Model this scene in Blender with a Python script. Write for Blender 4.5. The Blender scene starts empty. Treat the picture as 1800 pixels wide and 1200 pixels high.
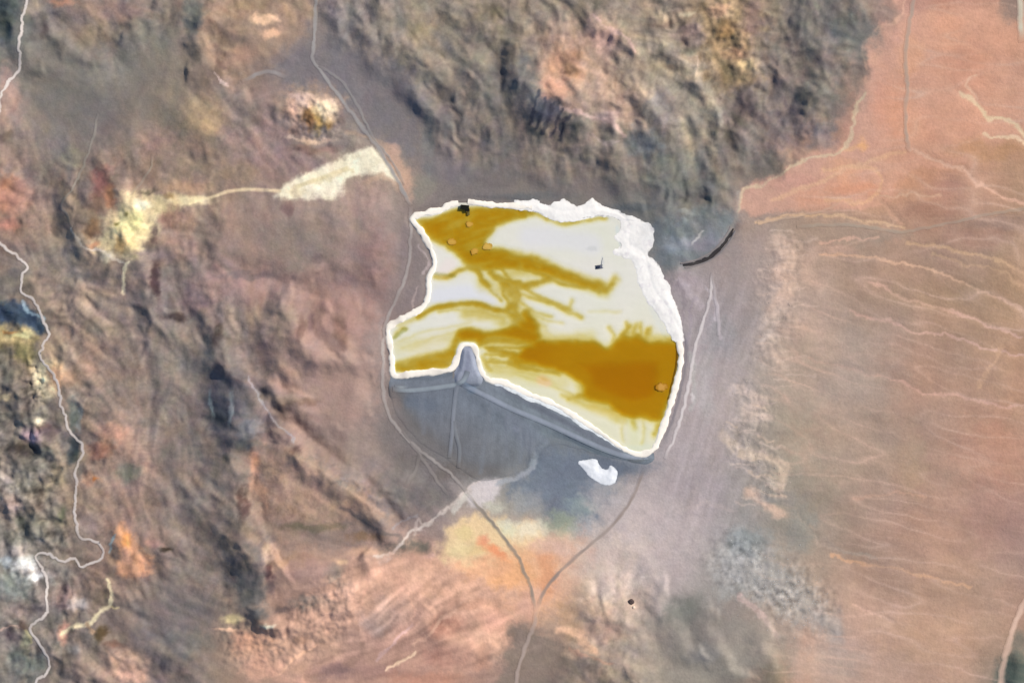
import bpy, math, random
import numpy as np

# ------------------------------------------------------------------ camera, sky, sun, exposure
SC = bpy.context.scene
COL = SC.collection
ALT = 7500.0                       # survey aircraft height above the pond, metres
cam_d = bpy.data.cameras.new('camera')
cam_d.sensor_width = 36.0
cam_d.lens = 36.0 * ALT / 1800.0
cam_d.clip_start = 10.0
cam_d.clip_end = 60000.0
cam = bpy.data.objects.new('camera', cam_d)
cam.location = (0, 0, ALT)
cam.rotation_euler = (0, 0, 0)
COL.objects.link(cam)
SC.camera = cam

SUN_EL, SUN_AZ = math.radians(42), math.radians(58)      # azimuth clockwise from north (+Y)
w = bpy.data.worlds.new('World'); SC.world = w; w.use_nodes = True
nt = w.node_tree
sky = nt.nodes.new('ShaderNodeTexSky'); sky.sky_type = 'NISHITA'; sky.sun_disc = False
sky.sun_elevation = SUN_EL; sky.sun_rotation = SUN_AZ; sky.altitude = 3000
bg = nt.nodes['Background']; bg.inputs['Strength'].default_value = 0.11
nt.links.new(sky.outputs[0], bg.inputs['Color'])
sd = bpy.data.lights.new('sun', 'SUN'); sd.energy = 3.9; sd.angle = math.radians(0.5); sd.color = (1.0, 0.93, 0.82)
so = bpy.data.objects.new('sun', sd); COL.objects.link(so)
so.rotation_euler = (math.pi/2 - SUN_EL, 0, math.pi - SUN_AZ); so.location = (2000, 1500, 2500)
SC.view_settings.view_transform = 'Standard'; SC.view_settings.look = 'None'
SC.view_settings.exposure = 0.27; SC.view_settings.gamma = 1.0
SC.cycles.max_bounces = 4
SC.cycles.diffuse_bounces = 2
GAIN = 1.13          # what a flat surface of albedo 1 shows under this light

# ------------------------------------------------------------------ grid of the land (map metres: x east, y south, as surveyed)
def axis(lo, hi, step, far):
    a = list(np.arange(lo, hi + 0.01, step))
    s, x = step, hi
    up = []
    while x < hi + far:
        s *= 1.055; x += s; up.append(x)
    s, x = step, lo
    dn = []
    while x > lo - far:
        s *= 1.055; x -= s; dn.append(x)
    return np.array(dn[::-1] + a + up)
GX = axis(-40, 1840, 2.0, 6000)
GY = axis(-40, 1240, 2.0, 6000)
X, Y = np.meshgrid(GX, GY)
NY, NX = X.shape

def _hash(ix, iy, seed):
    h = (ix.astype(np.int64) * 374761393 + iy.astype(np.int64) * 668265263 + seed * 974711) & 0xffffffff
    h = ((h ^ (h >> 13)) * 1274126177) & 0xffffffff
    h = ((h ^ (h >> 16)) * 2246822519) & 0xffffffff
    return (h ^ (h >> 15)) & 0xffffffff
def perlin(x, y, seed=0):
    ix = np.floor(x); iy = np.floor(y); fx = x - ix; fy = y - iy
    u = fx*fx*fx*(fx*(fx*6-15)+10); v = fy*fy*fy*(fy*(fy*6-15)+10)
    r = []
    for dx, dy in ((0,0),(1,0),(0,1),(1,1)):
        a = _hash(ix+dx, iy+dy, seed) * (2*math.pi/4294967296.0)
        r.append(np.cos(a)*(fx-dx) + np.sin(a)*(fy-dy))
    return ((r[0]*(1-u)+r[1]*u)*(1-v) + (r[2]*(1-u)+r[3]*u)*v) * 1.5
def fbm(x, y, wl, octs=4, seed=0, gain=0.5):
    s = 0; a = 1.0; t = 0
    for i in range(octs):
        s = s + a*perlin(x/wl + 17.3*i, y/wl - 9.1*i, seed+i*13); t += a; a *= gain; wl *= 0.5
    return s/t
def ridged(x, y, wl, octs=4, seed=0, gain=0.5):
    s = 0; a = 1.0; t = 0
    for i in range(octs):
        s = s + a*(1-np.abs(perlin(x/wl+5.2*i, y/wl+3.7*i, seed+i*7))*2); t += a; a *= gain; wl *= 0.5
    return s/t
def sst(a, b, x):
    t = np.clip((x-a)/(b-a), 0, 1); return t*t*(3-2*t)

def smooth(pts, n=6, closed=False):
    P = [np.array(p, float) for p in pts]
    if len(P) < 3: return P
    out = []; L = len(P)
    rng = range(L if closed else L-1)
    for i in rng:
        p1, p2 = P[i], P[(i+1) % L]
        p0 = P[i-1] if (i > 0 or closed) else p1
        p3 = P[(i+2) % L] if (i+2 < L or closed) else p2
        for k in range(n):
            t = k/n
            out.append(0.5*((2*p1)+(-p0+p2)*t+(2*p0-5*p1+4*p2-p3)*t*t+(-p0+3*p1-3*p2+p3)*t**3))
    if not closed: out.append(P[-1])
    return out
def sl(ax, lo, hi):
    return slice(max(0, int(np.searchsorted(ax, lo))), int(np.searchsorted(ax, hi)))
class Map:
    """distance work on a grid; XX, YY may be wobbled coordinates"""
    def __init__(s, gx, gy, XX, YY, pad=0): s.gx, s.gy, s.X, s.Y, s.pad = gx, gy, XX, YY, pad
    def line(s, pts, reach, n=5, closed=False):
        P = smooth(pts, n, closed)
        if closed: P = P + [P[0]]
        xs = [p[0] for p in P]; ys = [p[1] for p in P]; r = reach + s.pad
        wy, wx = sl(s.gy, min(ys)-r, max(ys)+r), sl(s.gx, min(xs)-r, max(xs)+r)
        x, y = s.X[wy, wx], s.Y[wy, wx]
        d = np.full(x.shape, 1e9); side = np.zeros(x.shape)
        gy, gx = s.gy[wy], s.gx[wx]
        for a, b in zip(P[:-1], P[1:]):
            jy = sl(gy, min(a[1], b[1])-r, max(a[1], b[1])+r); jx = sl(gx, min(a[0], b[0])-r, max(a[0], b[0])+r)
            xx, yy = x[jy, jx]-a[0], y[jy, jx]-a[1]
            ex, ey = b[0]-a[0], b[1]-a[1]; L = ex*ex+ey*ey+1e-9
            t = np.clip((xx*ex+yy*ey)/L, 0, 1)
            dd = np.hypot(xx-t*ex, yy-t*ey)
            m = dd < d[jy, jx]
            d[jy, jx] = np.where(m, dd, d[jy, jx])
            side[jy, jx] = np.where(m, np.sign(ex*yy-ey*xx), side[jy, jx])
        return (wy, wx), d, side
    def poly(s, pts, reach=30, n=4, sharp=False):
        """signed distance, positive inside"""
        P = [np.array(p, float) for p in pts] if sharp else smooth(pts, n, True)
        (wy, wx), d, _ = s.line(P, reach, n=1, closed=True)
        x, y = s.X[wy, wx], s.Y[wy, wx]; ins = np.zeros(x.shape, bool)
        for a, b in zip(P, P[1:]+[P[0]]):
            if a[1] == b[1]: continue
            c = ((a[1] > y) != (b[1] > y)) & (x < (b[0]-a[0])*(y-a[1])/(b[1]-a[1])+a[0])
            ins ^= c
        return (wy, wx), np.where(ins, np.minimum(d, 1e6), -d)

WX = X + 13*fbm(X, Y, 44, 4, 3, 0.65); WY = Y + 13*fbm(X, Y, 44, 4, 91, 0.65)
M0 = Map(GX, GY, X, Y); MW = Map(GX, GY, WX, WY, 18)

# ------------------------------------------------------------------ pond outline and the other plan shapes
POND = [(727,385),(753,375),(773,372),(790,363),(807,359),(837,358),(870,361),(905,363),(935,368),(960,376),(985,384),(1015,382),(1060,377),
        (1086,388),(1094,402),(1092,420),(1096,440),(1118,450),(1127,475),(1132,500),(1145,525),(1165,550),(1180,580),(1192,600),
        (1195,625),(1191,655),(1182,690),(1172,725),(1162,755),(1151,782),(1137,793),(1119,796),(1092,783),(1062,762),(1030,741),
        (1000,722),(965,703),(932,692),(902,677),(882,669),(860,666),(848,652),(842,632),(836,610),(825,604),(810,606),(803,625),
        (796,643),(783,650),(757,652),(725,655),(695,657),(691,632),(687,602),(684,580),(692,570),(716,558),(738,546),(750,532),
        (756,512),(756,488),(765,470),(765,452),(755,428),(742,405)]
DAM_OUT = [(690,664),(760,658),(788,656),(802,645),(808,622),(818,612),(830,614),(838,640),(850,664),(880,674),(930,700),(1000,730),(1060,770),
           (1112,803),(1150,800),(1135,815),(1090,815),(1030,800),(975,790),(945,800),(925,825),(880,845),(840,850),(790,815),(740,780),(705,745),(688,710)]

# ------------------------------------------------------------------ relief
wpond, dpond = M0.poly(POND, 260)
PD = np.full(X.shape, -1e3); PD[wpond] = dpond            # signed distance to the pond, positive inside
PLAIN = [(1620,-400),(1580,40),(1545,45),(1520,85),(1528,120),(1505,175),(1498,230),(1480,262),(1420,272),(1380,300),(1310,335),(1290,400),
         (1210,470),(1200,600),(1190,740),(1150,830),(1100,900),(1150,1000),(1180,1300),(1400,1600),(2600,2600),(9000,9000),(9000,-9000),(2500,-3000)]
wq, dq = Map(GX, GY, X+14*fbm(X,Y,90,3,5), Y+14*fbm(X,Y,90,3,6), 20).poly(PLAIN, 330)
QD = np.full(X.shape, -1e3); QD[wq] = dq
rough = 1 - sst(-60, 40, QD)
rough = rough*sst(15, 95, -PD)
def damp(pts, wid, amt):
    global rough
    s_, d_, _ = M0.line(pts, wid*1.6); rough[s_] *= 1-amt*(1-sst(wid*0.5, wid*1.5, d_))
damp([(690,700),(800,760),(900,760),(1000,780),(1100,800)], 110, 1)
damp([(880,900),(940,960),(1040,920),(1090,860)], 90, .8)
damp([(480,110),(560,110),(640,160),(700,230),(730,330)], 60, .7)
damp([(90,130),(130,190),(200,180),(300,140)], 70, .5)
damp([(480,420),(620,430),(600,700)], 110, .45)
damp([(240,1090),(330,1090)], 60, .4); damp([(600,1040),(700,1010),(800,1020),(900,1060),(860,1180),(700,1150)], 110, .88); damp([(440,1150),(560,1080),(640,1180)], 80, .8)
rough = np.clip(rough, 0, 1)

ax_ = X + 45*fbm(X, Y, 240, 3, 21); ay_ = Y + 45*fbm(X, Y, 240, 3, 47)
H = rough*(24*fbm(ax_, ay_, 330, 3, 31) + 10*ridged(ax_, ay_, 170, 2, 64))
# low relief of the fan in the east, falling west
H = H + (1-rough)*sst(0, 400, QD)*(0.02*(X-1300)).clip(0, 25)*(X < 3000) + sst(30, 250, QD)*5*fbm(X, Y*1.6, 160, 3, 77)

def hump(cx, cy, rx, ry, rot, h, p=1.0):
    c, s_ = math.cos(math.radians(rot)), math.sin(math.radians(rot)); r = 2.6*max(rx, ry)
    q = (sl(GY, cy-r, cy+r), sl(GX, cx-r, cx+r)); dx, dy = WX[q]-cx, WY[q]-cy
    e = ((dx*c+dy*s_)/rx)**2 + ((-dx*s_+dy*c)/ry)**2
    H[q] += h*np.exp(-e**p)
def ridge(pts, wid, h, warp=True):
    s_, d_, _ = (MW if warp else M0).line(pts, wid*2.4); H[s_] += h*np.exp(-(d_/wid)**2*1.0)*(d_ < wid*2.6)
def cliff(pts, wid, h, side):
    """a step: the ground on one side of the line stands higher, easing back over wid*5"""
    s_, d_, sd_ = MW.line(pts, wid*6)
    d_ = np.minimum(d_, wid*6); up = (sd_ == side)
    H[s_] += np.where(up, h*sst(0, wid, d_)*(1-sst(wid*2, wid*6, d_)), 0)

# plateau west of the pond, its two lobes and the hills south of it
def table(pts, h, edge):
    s_, d_ = MW.poly(pts, edge*2+20); H[s_] += h*sst(-edge*.3, edge, d_)
table([(365,355),(420,345),(560,350),(640,330),(700,360),(690,460),(640,500),(560,505),(500,505),(430,480),(370,480),(352,440)], 12, 44)
table([(440,520),(520,540),(600,510),(660,540),(660,640),(668,730),(640,780),(600,800),(540,770),(470,690),(430,640),(420,560)], 17, 60)
hump(560,215,75,50,10,8); hump(345,215,80,55,0,7); hump(450,60,60,60,0,14)
hump(530,860,90,50,25,17); hump(540,1010,60,45,20,15); hump(210,770,50,40,20,12); hump(230,960,35,70,0,12)
hump(1000,180,60,40,25,15); hump(1180,180,75,60,40,13)
for pts, wd, h_, back, sd_n in [
    ([(376,100),(386,122),(394,140),(412,152)], 8, 9, 60, -1), ([(446,800),(436,840),(434,880),(446,915),(462,940)], 16, 19, 120, -1),
    ([(466,955),(474,1000),(478,1040),(486,1068)], 13, 15, 90, -1), ([(486,1068),(530,1066),(580,1040),(618,1000)], 34, 12, 60, -1),
    ([(938,100),(942,150),(960,186),(990,198),(1025,208),(1060,235)], 16, 17, 70, -1), ([(420,600),(428,650),(430,700),(448,735),(490,770)], 28, 15, 90, -1),
    ([(258,400),(262,450),(285,500),(330,565)], 14, 12, 70, -1), ([(384,548),(396,590),(425,640)], 12, 9, 50, -1),
    ([(522,540),(532,575),(552,602),(585,615)], 12, 9, 60, -1), ([(585,560),(604,592),(632,620)], 11, 8, 50, -1),
    ([(545,505),(524,545),(530,585),(560,608)], 12, 8, 60, -1), ([(470,705),(520,760),(585,805),(660,845)], 9, 8, 45, -1), ([(505,780),(570,825),(650,885),(700,935)], 9, 8, 45, -1),
    ([(440,640),(470,668),(505,682)], 11, 8, 60, -1), ([(640,560),(660,620),(655,680)], 16, 5, 60, -1), ([(500,560),(500,600),(515,640)], 12, 5, 50, -1), 
    ([(1000,60),(1010,100),(1040,130),(1080,140)], 12, 7, 60, -1), ([(1130,120),(1150,180),(1190,230),(1195,290)], 16, 9, 80, -1), ([(1230,100),(1235,60),(1220,20)], 12, 7, 60, 1),
    ([(1330,220),(1320,270),(1290,320)], 16, 8, 70, -1), ([(1480,140),(1440,200),(1400,260)], 14, 8, 60, -1), ([(700,40),(740,90),(800,120)], 14, 7, 70, -1), ([(920,20),(930,70),(920,120)], 12, 7, 60, -1),
    ([(366,352),(354,400),(350,450),(375,480),(440,492),(520,512)], 16, 7, 60, -1), ([(196,280),(212,300),(230,338)], 9, 9, 40, -1),
    ([(105,52),(130,80),(165,92)], 9, 6, 40, -1), ([(262,12),(238,28),(222,50)], 9, 6, 40, 1), ([(815,15),(860,32),(900,58)], 9, 9, 50, -1),
    ([(710,100),(730,140),(750,172),(780,192)], 11, 4.5, 50, -1), ([(756,168),(775,200),(795,245)], 8, 6, 40, -1), ([(815,178),(824,205),(832,232)], 8, 6, 30, -1),
    ([(862,85),(868,140),(866,200)], 14, 10, 60, -1), ([(465,680),(500,690),(540,712),(575,735)], 9, 7, 50, -1), ([(125,635),(120,665),(138,690)], 9, 8, 40, -1),
    ([(1035,150),(1080,172),(1115,205)], 10, 7, 50, -1), ([(1175,55),(1190,95),(1222,125)], 10, 8, 50, -1), ([(1385,125),(1405,143),(1435,155)], 8, 6, 40, -1),
    ([(270,945),(288,964),(304,982)], 8, 8, 40, -1), ([(165,1080),(182,1112),(218,1138)], 11, 9, 50, -1), ([(105,1135),(130,1155),(165,1172)], 9, 8, 40, -1),
    ([(240,1075),(262,1115),(300,1130)], 12, 8, 60, -1), ([(35,20),(45,70),(65,105)], 12, 8, 40, -1), ([(45,680),(46,725),(62,750)], 9, 8, 40, -1),
    ([(15,775),(45,800),(90,812)], 11, 9, 50, -1), ([(84,738),(95,775),(135,800)], 10, 9, 50, -1), ([(560,800),(620,832),(662,868),(705,920)], 12, 9, 60, -1),
    ([(500,700),(520,750),(560,800)], 12, 9, 60, -1), ([(135,345),(138,380),(152,412)], 9, 10, 50, -1), ([(1180,1055),(1190,1090),(1220,1125)], 12, 7, 60, -1),
    ([(1262,1100),(1275,1140),(1300,1165)], 12, 6, 60, -1), ([(1362,1130),(1372,1175),(1375,1215)], 12, 7, 60, -1), ([(1770,1230),(1772,1180),(1800,1135)], 12, 7, 50, -1),
    ([(205,1025),(235,1045),(250,1060)], 8, 6, 40, -1), ([(640,165+400),(650,640)], 14, 4, 40, 1), ([(1300,30),(1330,90),(1350,170)], 14, 9, 60, -1), ([(1440,40),(1460,120),(1450,200)], 16, 8, 70, -1),
    ([(1090,250),(1100,300),(1120,340)], 12, 6, 50, -1), ([(960,240),(965,290)], 12, 5, 50, -1), ([(60,480),(70,510),(100,530)], 9, 6, 40, -1),
    ([(150,520),(170,560),(210,580)], 12, 6, 50, -1), ([(290,590),(310,640),(320,700)], 16, 6, 60, -1), ([(270,820),(300,870),(320,930)], 14, 7, 60, -1), ([(60,870),(70,910),(100,940)], 10, 8, 40, -1), ([(10,830),(20,870)], 8, 7, 40, -1),
    ([(640,1010),(625,1050),(630,1090)], 10, 4, 50, -1), ([(770,1090),(800,1120),(850,1125)], 12, 5, 50, -1), ([(330,100),(335,50),(350,10)], 14, 8, 60, -1), ([(600,20),(610,60)], 10, 5, 40, -1), ([(640,10),(650,50),(672,90)], 10, 6, 40, -1)]:
    s_, d_, side_ = MW.line(pts, back+20, 4)
    side_ = side_*(-sd_n)*(-1); e0 = np.hypot(X[s_]-pts[0][0], Y[s_]-pts[0][1]); e1 = np.hypot(X[s_]-pts[-1][0], Y[s_]-pts[-1][1])
    tl = min(back*.8, .35*math.hypot(pts[0][0]-pts[-1][0], pts[0][1]-pts[-1][1])); tp = sst(0, tl, e0)*sst(0, tl, e1)*1.1; sd2 = np.where(side_ == sd_n*sd_n*(-1), 1, -1)
    dd = np.minimum(d_, back+20)*sd2          # >0: high side
    H[s_] += np.clip(tp, 0, 1)*(1.0 if pts[0] in ((420,600),(466,955),(486,1068)) else 1.25)*h_*sst(-wd*.9, wd*.9, dd)*(1-sst(wd*.9, back, dd))
ridge([(955,110),(958,150),(985,176),(1020,190),(1060,205),(1085,235)], 20, 9)
ridge([(1035,30),(1060,50),(1090,65),(1115,90)], 15, 9)
ridge([(1170,95),(1205,120),(1235,155),(1262,200),(1262,250)], 15, 9)
ridge([(660,120),(700,150),(750,190),(800,230)], 16, 5)
for pts, wd, dp in [([(458,690),(480,715),(510,745),(560,800),(620,830),(660,865),(700,915)], 11, 7), ([(1238,140),(1262,170),(1275,215),(1282,260)], 10, 7),
    ([(1200,330),(1208,360),(1235,350)], 9, 5), ([(700,975),(730,962),(765,945)], 10, 3), ([(40,440),(30,400),(60,330)], 12, 4), ([(10,560),(45,565),(75,585)], 9, 4)]:
    ridge(pts, wd, -dp)
# gully lines on the eastern fan
FAN = [([(1330,388),(1370,382),(1460,378),(1520,388),(1570,396),(1590,400)], 6, 'cfae90', .9),
  ([(1440,424),(1500,418),(1545,413)], 5, 'cba996', .75), ([(1445,450),(1495,449),(1550,457),(1600,463),(1640,475),(1700,500),(1750,522),(1800,545),(1850,560)], 5, 'd0ac92', .8),
  ([(1590,428),(1650,435),(1700,445),(1760,460),(1800,478),(1850,490)], 6, 'c8a688', .7), ([(1640,447),(1700,464),(1760,478),(1800,502)], 5, 'c8a688', .5),
  ([(1530,498),(1580,520),(1620,533),(1680,550),(1715,558),(1740,575),(1790,590)], 6, 'cfab98', .8),
  ([(1495,545),(1530,560),(1570,570),(1600,580),(1650,588),(1700,600),(1730,612),(1800,625)], 5, 'cba898', .75),
  ([(1420,630),(1500,650),(1570,668),(1620,688),(1690,695),(1740,712),(1800,714)], 5, 'cca796', .7), ([(1500,875),(1550,870),(1580,865),(1625,872)], 6, 'c8a28c', .75),
  ([(1460,975),(1480,985),(1530,995),(1600,1002),(1650,1020),(1700,1030)], 6, 'd2aa8c', .8), ([(1500,1062),(1540,1080),(1570,1100)], 5, 'cfae9c', .7),
  ([(1690,165),(1720,185),(1740,205),(1770,215),(1810,250)], 8, 'dcc4a4', .8), ([(1730,235),(1765,238),(1810,255)], 7, 'e0c4a6', .8), ([(1715,130),(1700,150),(1720,175)], 5, 'd8b49c', .6),
  ([(1600,262),(1650,282),(1690,300),(1720,325),(1760,345),(1810,362)], 6, 'd8b09a', .8), ([(1590,266),(1540,285),(1480,302),(1420,330),(1360,350)], 9, 'd8ac8e', .7),
  ([(1545,345),(1600,342),(1655,343)], 5, 'cdaa92', .6), ([(1540,350),(1570,375),(1590,392)], 6, 'c8a088', .6), ([(1450,300),(1540,300),(1535,350),(1450,352)], 6, 'dcb08c', .5),
  ([(1760,610),(1735,650),(1722,675)], 8, 'c8a488', .6), ([(1400,900),(1450,960),(1520,975)], 5, 'b8a494', .6), ([(1640,70),(1700,80),(1740,100)], 8, 'd8a890', .5)]
for pts, wd, c, a in FAN: ridge(pts, wd, -.8)

# erosion gullies running down the slopes
def blur0(a): return a
def grad(h):
    gy, gx = np.gradient(h, GY, GX); return gx, gy
def blur(a, n):
    for _ in range(n):
        a = (a + np.roll(a,1,0)+np.roll(a,-1,0)+np.roll(a,1,1)+np.roll(a,-1,1))/5
    return a
amp = 3.0; wl = 120.0
vigour = 1 + .9*np.exp(-(((X-60)/150)**2+((Y-900)/330)**2)) + .5*np.exp(-(((X-1230)/200)**2+((Y-60)/170)**2)) + .5*np.exp(-(((X-700)/230)**2+((Y-1100)/90)**2))
vigour = blur0(vigour*(1-.6*np.exp(-(((X-560)/150)**2+((Y-560)/230)**2)))*(1-.55*np.exp(-(((X-540)/110)**2+((Y-930)/150)**2)))*(1-.5*np.exp(-(((X-200)/260)**2+((Y-200)/150)**2)))*(1-.45*np.exp(-(((X-260)/110)**2+((Y-820)/230)**2))))
for o in range(4):
    gx, gy = grad(blur(H, 26 if o < 2 else 10)); g = np.hypot(gx, gy)+1e-6; st = np.minimum(1, g*6)
    sx, sy = -gy/g*st, gx/g*st
    px, py = X/wl, Y/wl; ix, iy = np.floor(px), np.floor(py); va = 0; ws = 0
    for i in (-1,0,1):
        for j in (-1,0,1):
            h1 = _hash(ix+i, iy+j, 500+o)/4294967296.0; h2 = _hash(ix+i, iy+j, 900+o)/4294967296.0
            vx, vy = px-(ix+i+h1), py-(iy+j+h2); wt = np.exp(-(vx*vx+vy*vy)*2.2)
            va = va + np.cos((vx*sx+vy*sy)*2*math.pi*2.3)*wt; ws = ws+wt
    H = H + amp*(va/ws)*rough*vigour*sst(0.02, 0.22, g)
    amp *= 0.52; wl *= 0.55
H = H + rough*(.8*fbm(WX, WY, 50, 3, 200, .45)) + (1-rough)*0.5*fbm(X, Y, 26, 3, 210, .6)

# badlands speckle, north rim and the stony ground in the south-east
def rag(pts, wid, a, wl_=11):
    s_, d_, _ = M0.line(pts, wid*1.7); k = 1-sst(wid*.5, wid*1.5, d_); H[s_] += a*k*fbm(X[s_], Y[s_], wl_, 2, 333, .6)
H = blur(H, 4)
rag([(1290,985),(1330,1000),(1370,1030),(1440,1080)], 48, 2.0, 18); rag([(1310,690),(1340,730),(1300,780),(1350,810),(1345,870)], 26, 2.0, 14); rag([(1385,440),(1360,500),(1375,560),(1350,620)], 34, 1.6, 15)
rag([(545,205),(560,215)], 38, 5, 15); rag([(1270,60),(1300,110)], 48, 4.5, 20); rag([(220,400),(250,390)], 40, 2.2, 16)
rag([(70,640),(60,690)], 22, 6); rag([(20,640),(30,800),(60,900)], 60, 5, 22); rag([(60,1000),(100,1030),(60,1130)], 60, 4.5, 20)
rag([(620,1000),(720,1010),(850,1050)], 50, .8, 26); rag([(430,1130),(520,1120),(600,1050)], 45, 4, 15)

W1 = [(47,-40),(46,-10),(42,38),(36,70),(32,86),(38,115),(29,128),(8,155),(2,180),(-3,215),(-20,290),(-30,380),(-8,418),(8,433),(28,450),(47,468),(38,485),(40,510),(58,528),(70,548),(80,568),(86,590),(76,605),(71,625),(82,642),(98,668),(105,690),(108,708),(122,758),(148,783),(141,808),(131,833),(137,858),(131,895),(133,922),(140,941),(152,948),(172,952),(182,964),(178,978),(160,988),(143,995),(130,981),(105,985),(88,974),(70,974),(63,983),(75,1000),(83,1020),(80,1045),(87,1070),(70,1090),(53,1103),(66,1122),(78,1145),(88,1172),(74,1192),(62,1215),(60,1260)]
Hs = blur(H, 60)
for pts, wd in [(W1, 15), ([(655,978),(690,968),(715,945),(745,925),(790,890),(825,860)], 12), ([(722,362),(722,400),(716,475),(686,548),(675,590),(674,690),(706,760),(736,790),(802,842),(880,935),(934,1035),(942,1072),(926,1130),(906,1215)], 14)]:
    s_, d_, _ = M0.line(pts, wd*1.5); k = (1-sst(.35, 1.4, d_/wd)); H[s_] = H[s_]*(1-k)+Hs[s_]*k

# pond basin, dam and foot of the dam
H = np.where(PD > -14, H*sst(-14, -60, np.minimum(PD, -14.001))+0, H)
H = np.where(PD > 0, -3.2*sst(0, 12, PD), H)
H += 1.0*np.exp(-((PD+20)/12)**2)*sst(-8, -16, PD) - .7*sst(-16, -8, PD)*(PD < 0)
sd_, dd_ = M0.poly(DAM_OUT, 60)
lowS = np.zeros(X.shape); foot = 6*sst(690, 850, Y)*sst(640, 740, X)*(1-sst(1120, 1230, X))
H = H - foot*sst(18, 60, -PD)*(1-sst(1000, 1300, Y))
ridge([(820,866),(850,850),(900,838),(940,805)], 12, -3, False)
# cut of the diversion channel
CH = [(1288,402),(1280,418),(1266,436),(1250,450),(1232,459),(1212,465),(1200,467)]
ridge(CH, 8, -3.5, False)
HS = H

def hat(x, y):
    """bilinear height of the land at map point arrays"""
    x = np.asarray(x, float); y = np.asarray(y, float)
    i = np.clip(np.searchsorted(GX, x)-1, 0, NX-2); j = np.clip(np.searchsorted(GY, y)-1, 0, NY-2)
    fx = (x-GX[i])/(GX[i+1]-GX[i]); fy = (y-GY[j])/(GY[j+1]-GY[j])
    return (H[j,i]*(1-fx)+H[j,i+1]*fx)*(1-fy)+(H[j+1,i]*(1-fx)+H[j+1,i+1]*fx)*fy

# ------------------------------------------------------------------ colours of the soils (as seen in sun, some hill shade and lit slopes painted in, 0-255)
def hx(s): return np.array([int(s[i:i+2], 16) for i in (0, 2, 4)], float)
GRID = """
5a605e 968278 96827a 8c8076 a58c76 96826e 80787a 8a8276 8c8070 968276 878073 968576 968674 a58c74 807a70 73706c be9686 b48c7a 968780
7d7a73 807c75 7d7970 807a70 a58a78 827876 847a78 968676 8e8476 7d786c a58a7a 968674 8c8073 a58c70 807470 76706a d09a82 d29c84 cfa082
a58c80 7a766e 787270 96846f 917d73 96807a 7d7678 7a7472 827874 76706a 968576 7d766e 8c8276 736a66 7d7470 c09480 d29c80 d09c80 c09a80
a08a7e 877d73 967d73 96826f 968070 968078 c8b496 a59080 767070 736c6a 7d736c 787069 7d786e 706c66 c89a80 d29c7c d29e80 c09480 a88c76
b48872 968679 b49c7a a58a7e 968476 968278 9b827a 8c7d78 807a76 807a76 807a76 787a78 70736f af9484 a89488 a59180 ac8e7c aa8c80 ae927c
5a5e5e 96847a 91827a 80767a 9b8076 a0847a a0847c 8c7a76 8c8680 8c8680 8c8680 8c8680 a59898 a09492 b8a498 b09684 a88c78 a68c76 b49474
78705c b49880 a08678 968878 807570 a58a7e a58a7e 8c7c78 8c8680 8c8680 8c8680 908680 aca0a0 a0989a b4a496 aa9888 ab8f80 a88e78 b8957c
78706a 91867a 968478 847872 5e6064 a88c80 a88c80 7a7470 74787e 74787e 787e84 8c8a8a a89a98 b0a296 b0a292 a5988a b09080 b29280 ba967e
8c8076 7c786c be9682 8c7c73 96867a a58a80 948278 7d7370 70706e 74787e 7d8488 969492 aca0a0 b0a096 a8a090 a09484 b29480 b39482 b8947e
8c7d70 807a6c a08476 8c7d76 80766c 9b826f 8c7d73 827673 aea09a b8b09c 848a8c b8aca5 b4a4a2 9b9694 948e82 a28e80 b49080 b69480 a4867e
7d7c78 7d766e aa8673 87766e 80766e a08276 8c7c76 b89180 d2a084 deb08c c4a898 beaea6 b4a6a0 a09e98 a89a8c b09480 b49480 b89a82 a08880
8c8076 827872 877a6c 787070 96826f bc9480 bb9684 b08c80 c0947e be9682 bc9c82 b8a090 8c8880 91887e b8a89c c0a496 b89682 b89a86 be9880
807a70 807670 b08e7c 787070 96826f c09684 bc9684 bd9480 b88e7c 877870 8a7c6e aa9a88 8c867a 877d70 c69a86 b8a498 be9c88 c09e88 646a62
"""
G_ = np.array([[hx(c) for c in r.split()] for r in GRID.strip().split('\n')])      # 13 x 19 x 3
def cubicw(t):
    return ((-t**3+3*t*t-3*t+1)/6, (3*t**3-6*t*t+4)/6, (-3*t**3+3*t*t+3*t+1)/6, t**3/6)
def coarse(x, y):
    u = 18-np.abs((np.asarray(x)/100) % 36-18); v = 12-np.abs((np.asarray(y)/100) % 24-12)      # the land goes on beyond the survey in kind
    iu, iv = np.floor(u).astype(int), np.floor(v).astype(int)
    wu, wv = cubicw(u-iu), cubicw(v-iv); out = 0
    for a in range(4):
        for b in range(4):
            out = out + (wu[a]*wv[b])[..., None]*G_[np.clip(iv+b-1, 0, 12), np.clip(iu+a-1, 0, 18)]
    return out
C = coarse(X + 40*fbm(X, Y, 110, 4, 400, .6), Y + 40*fbm(X, Y, 110, 4, 410, .6))

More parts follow.
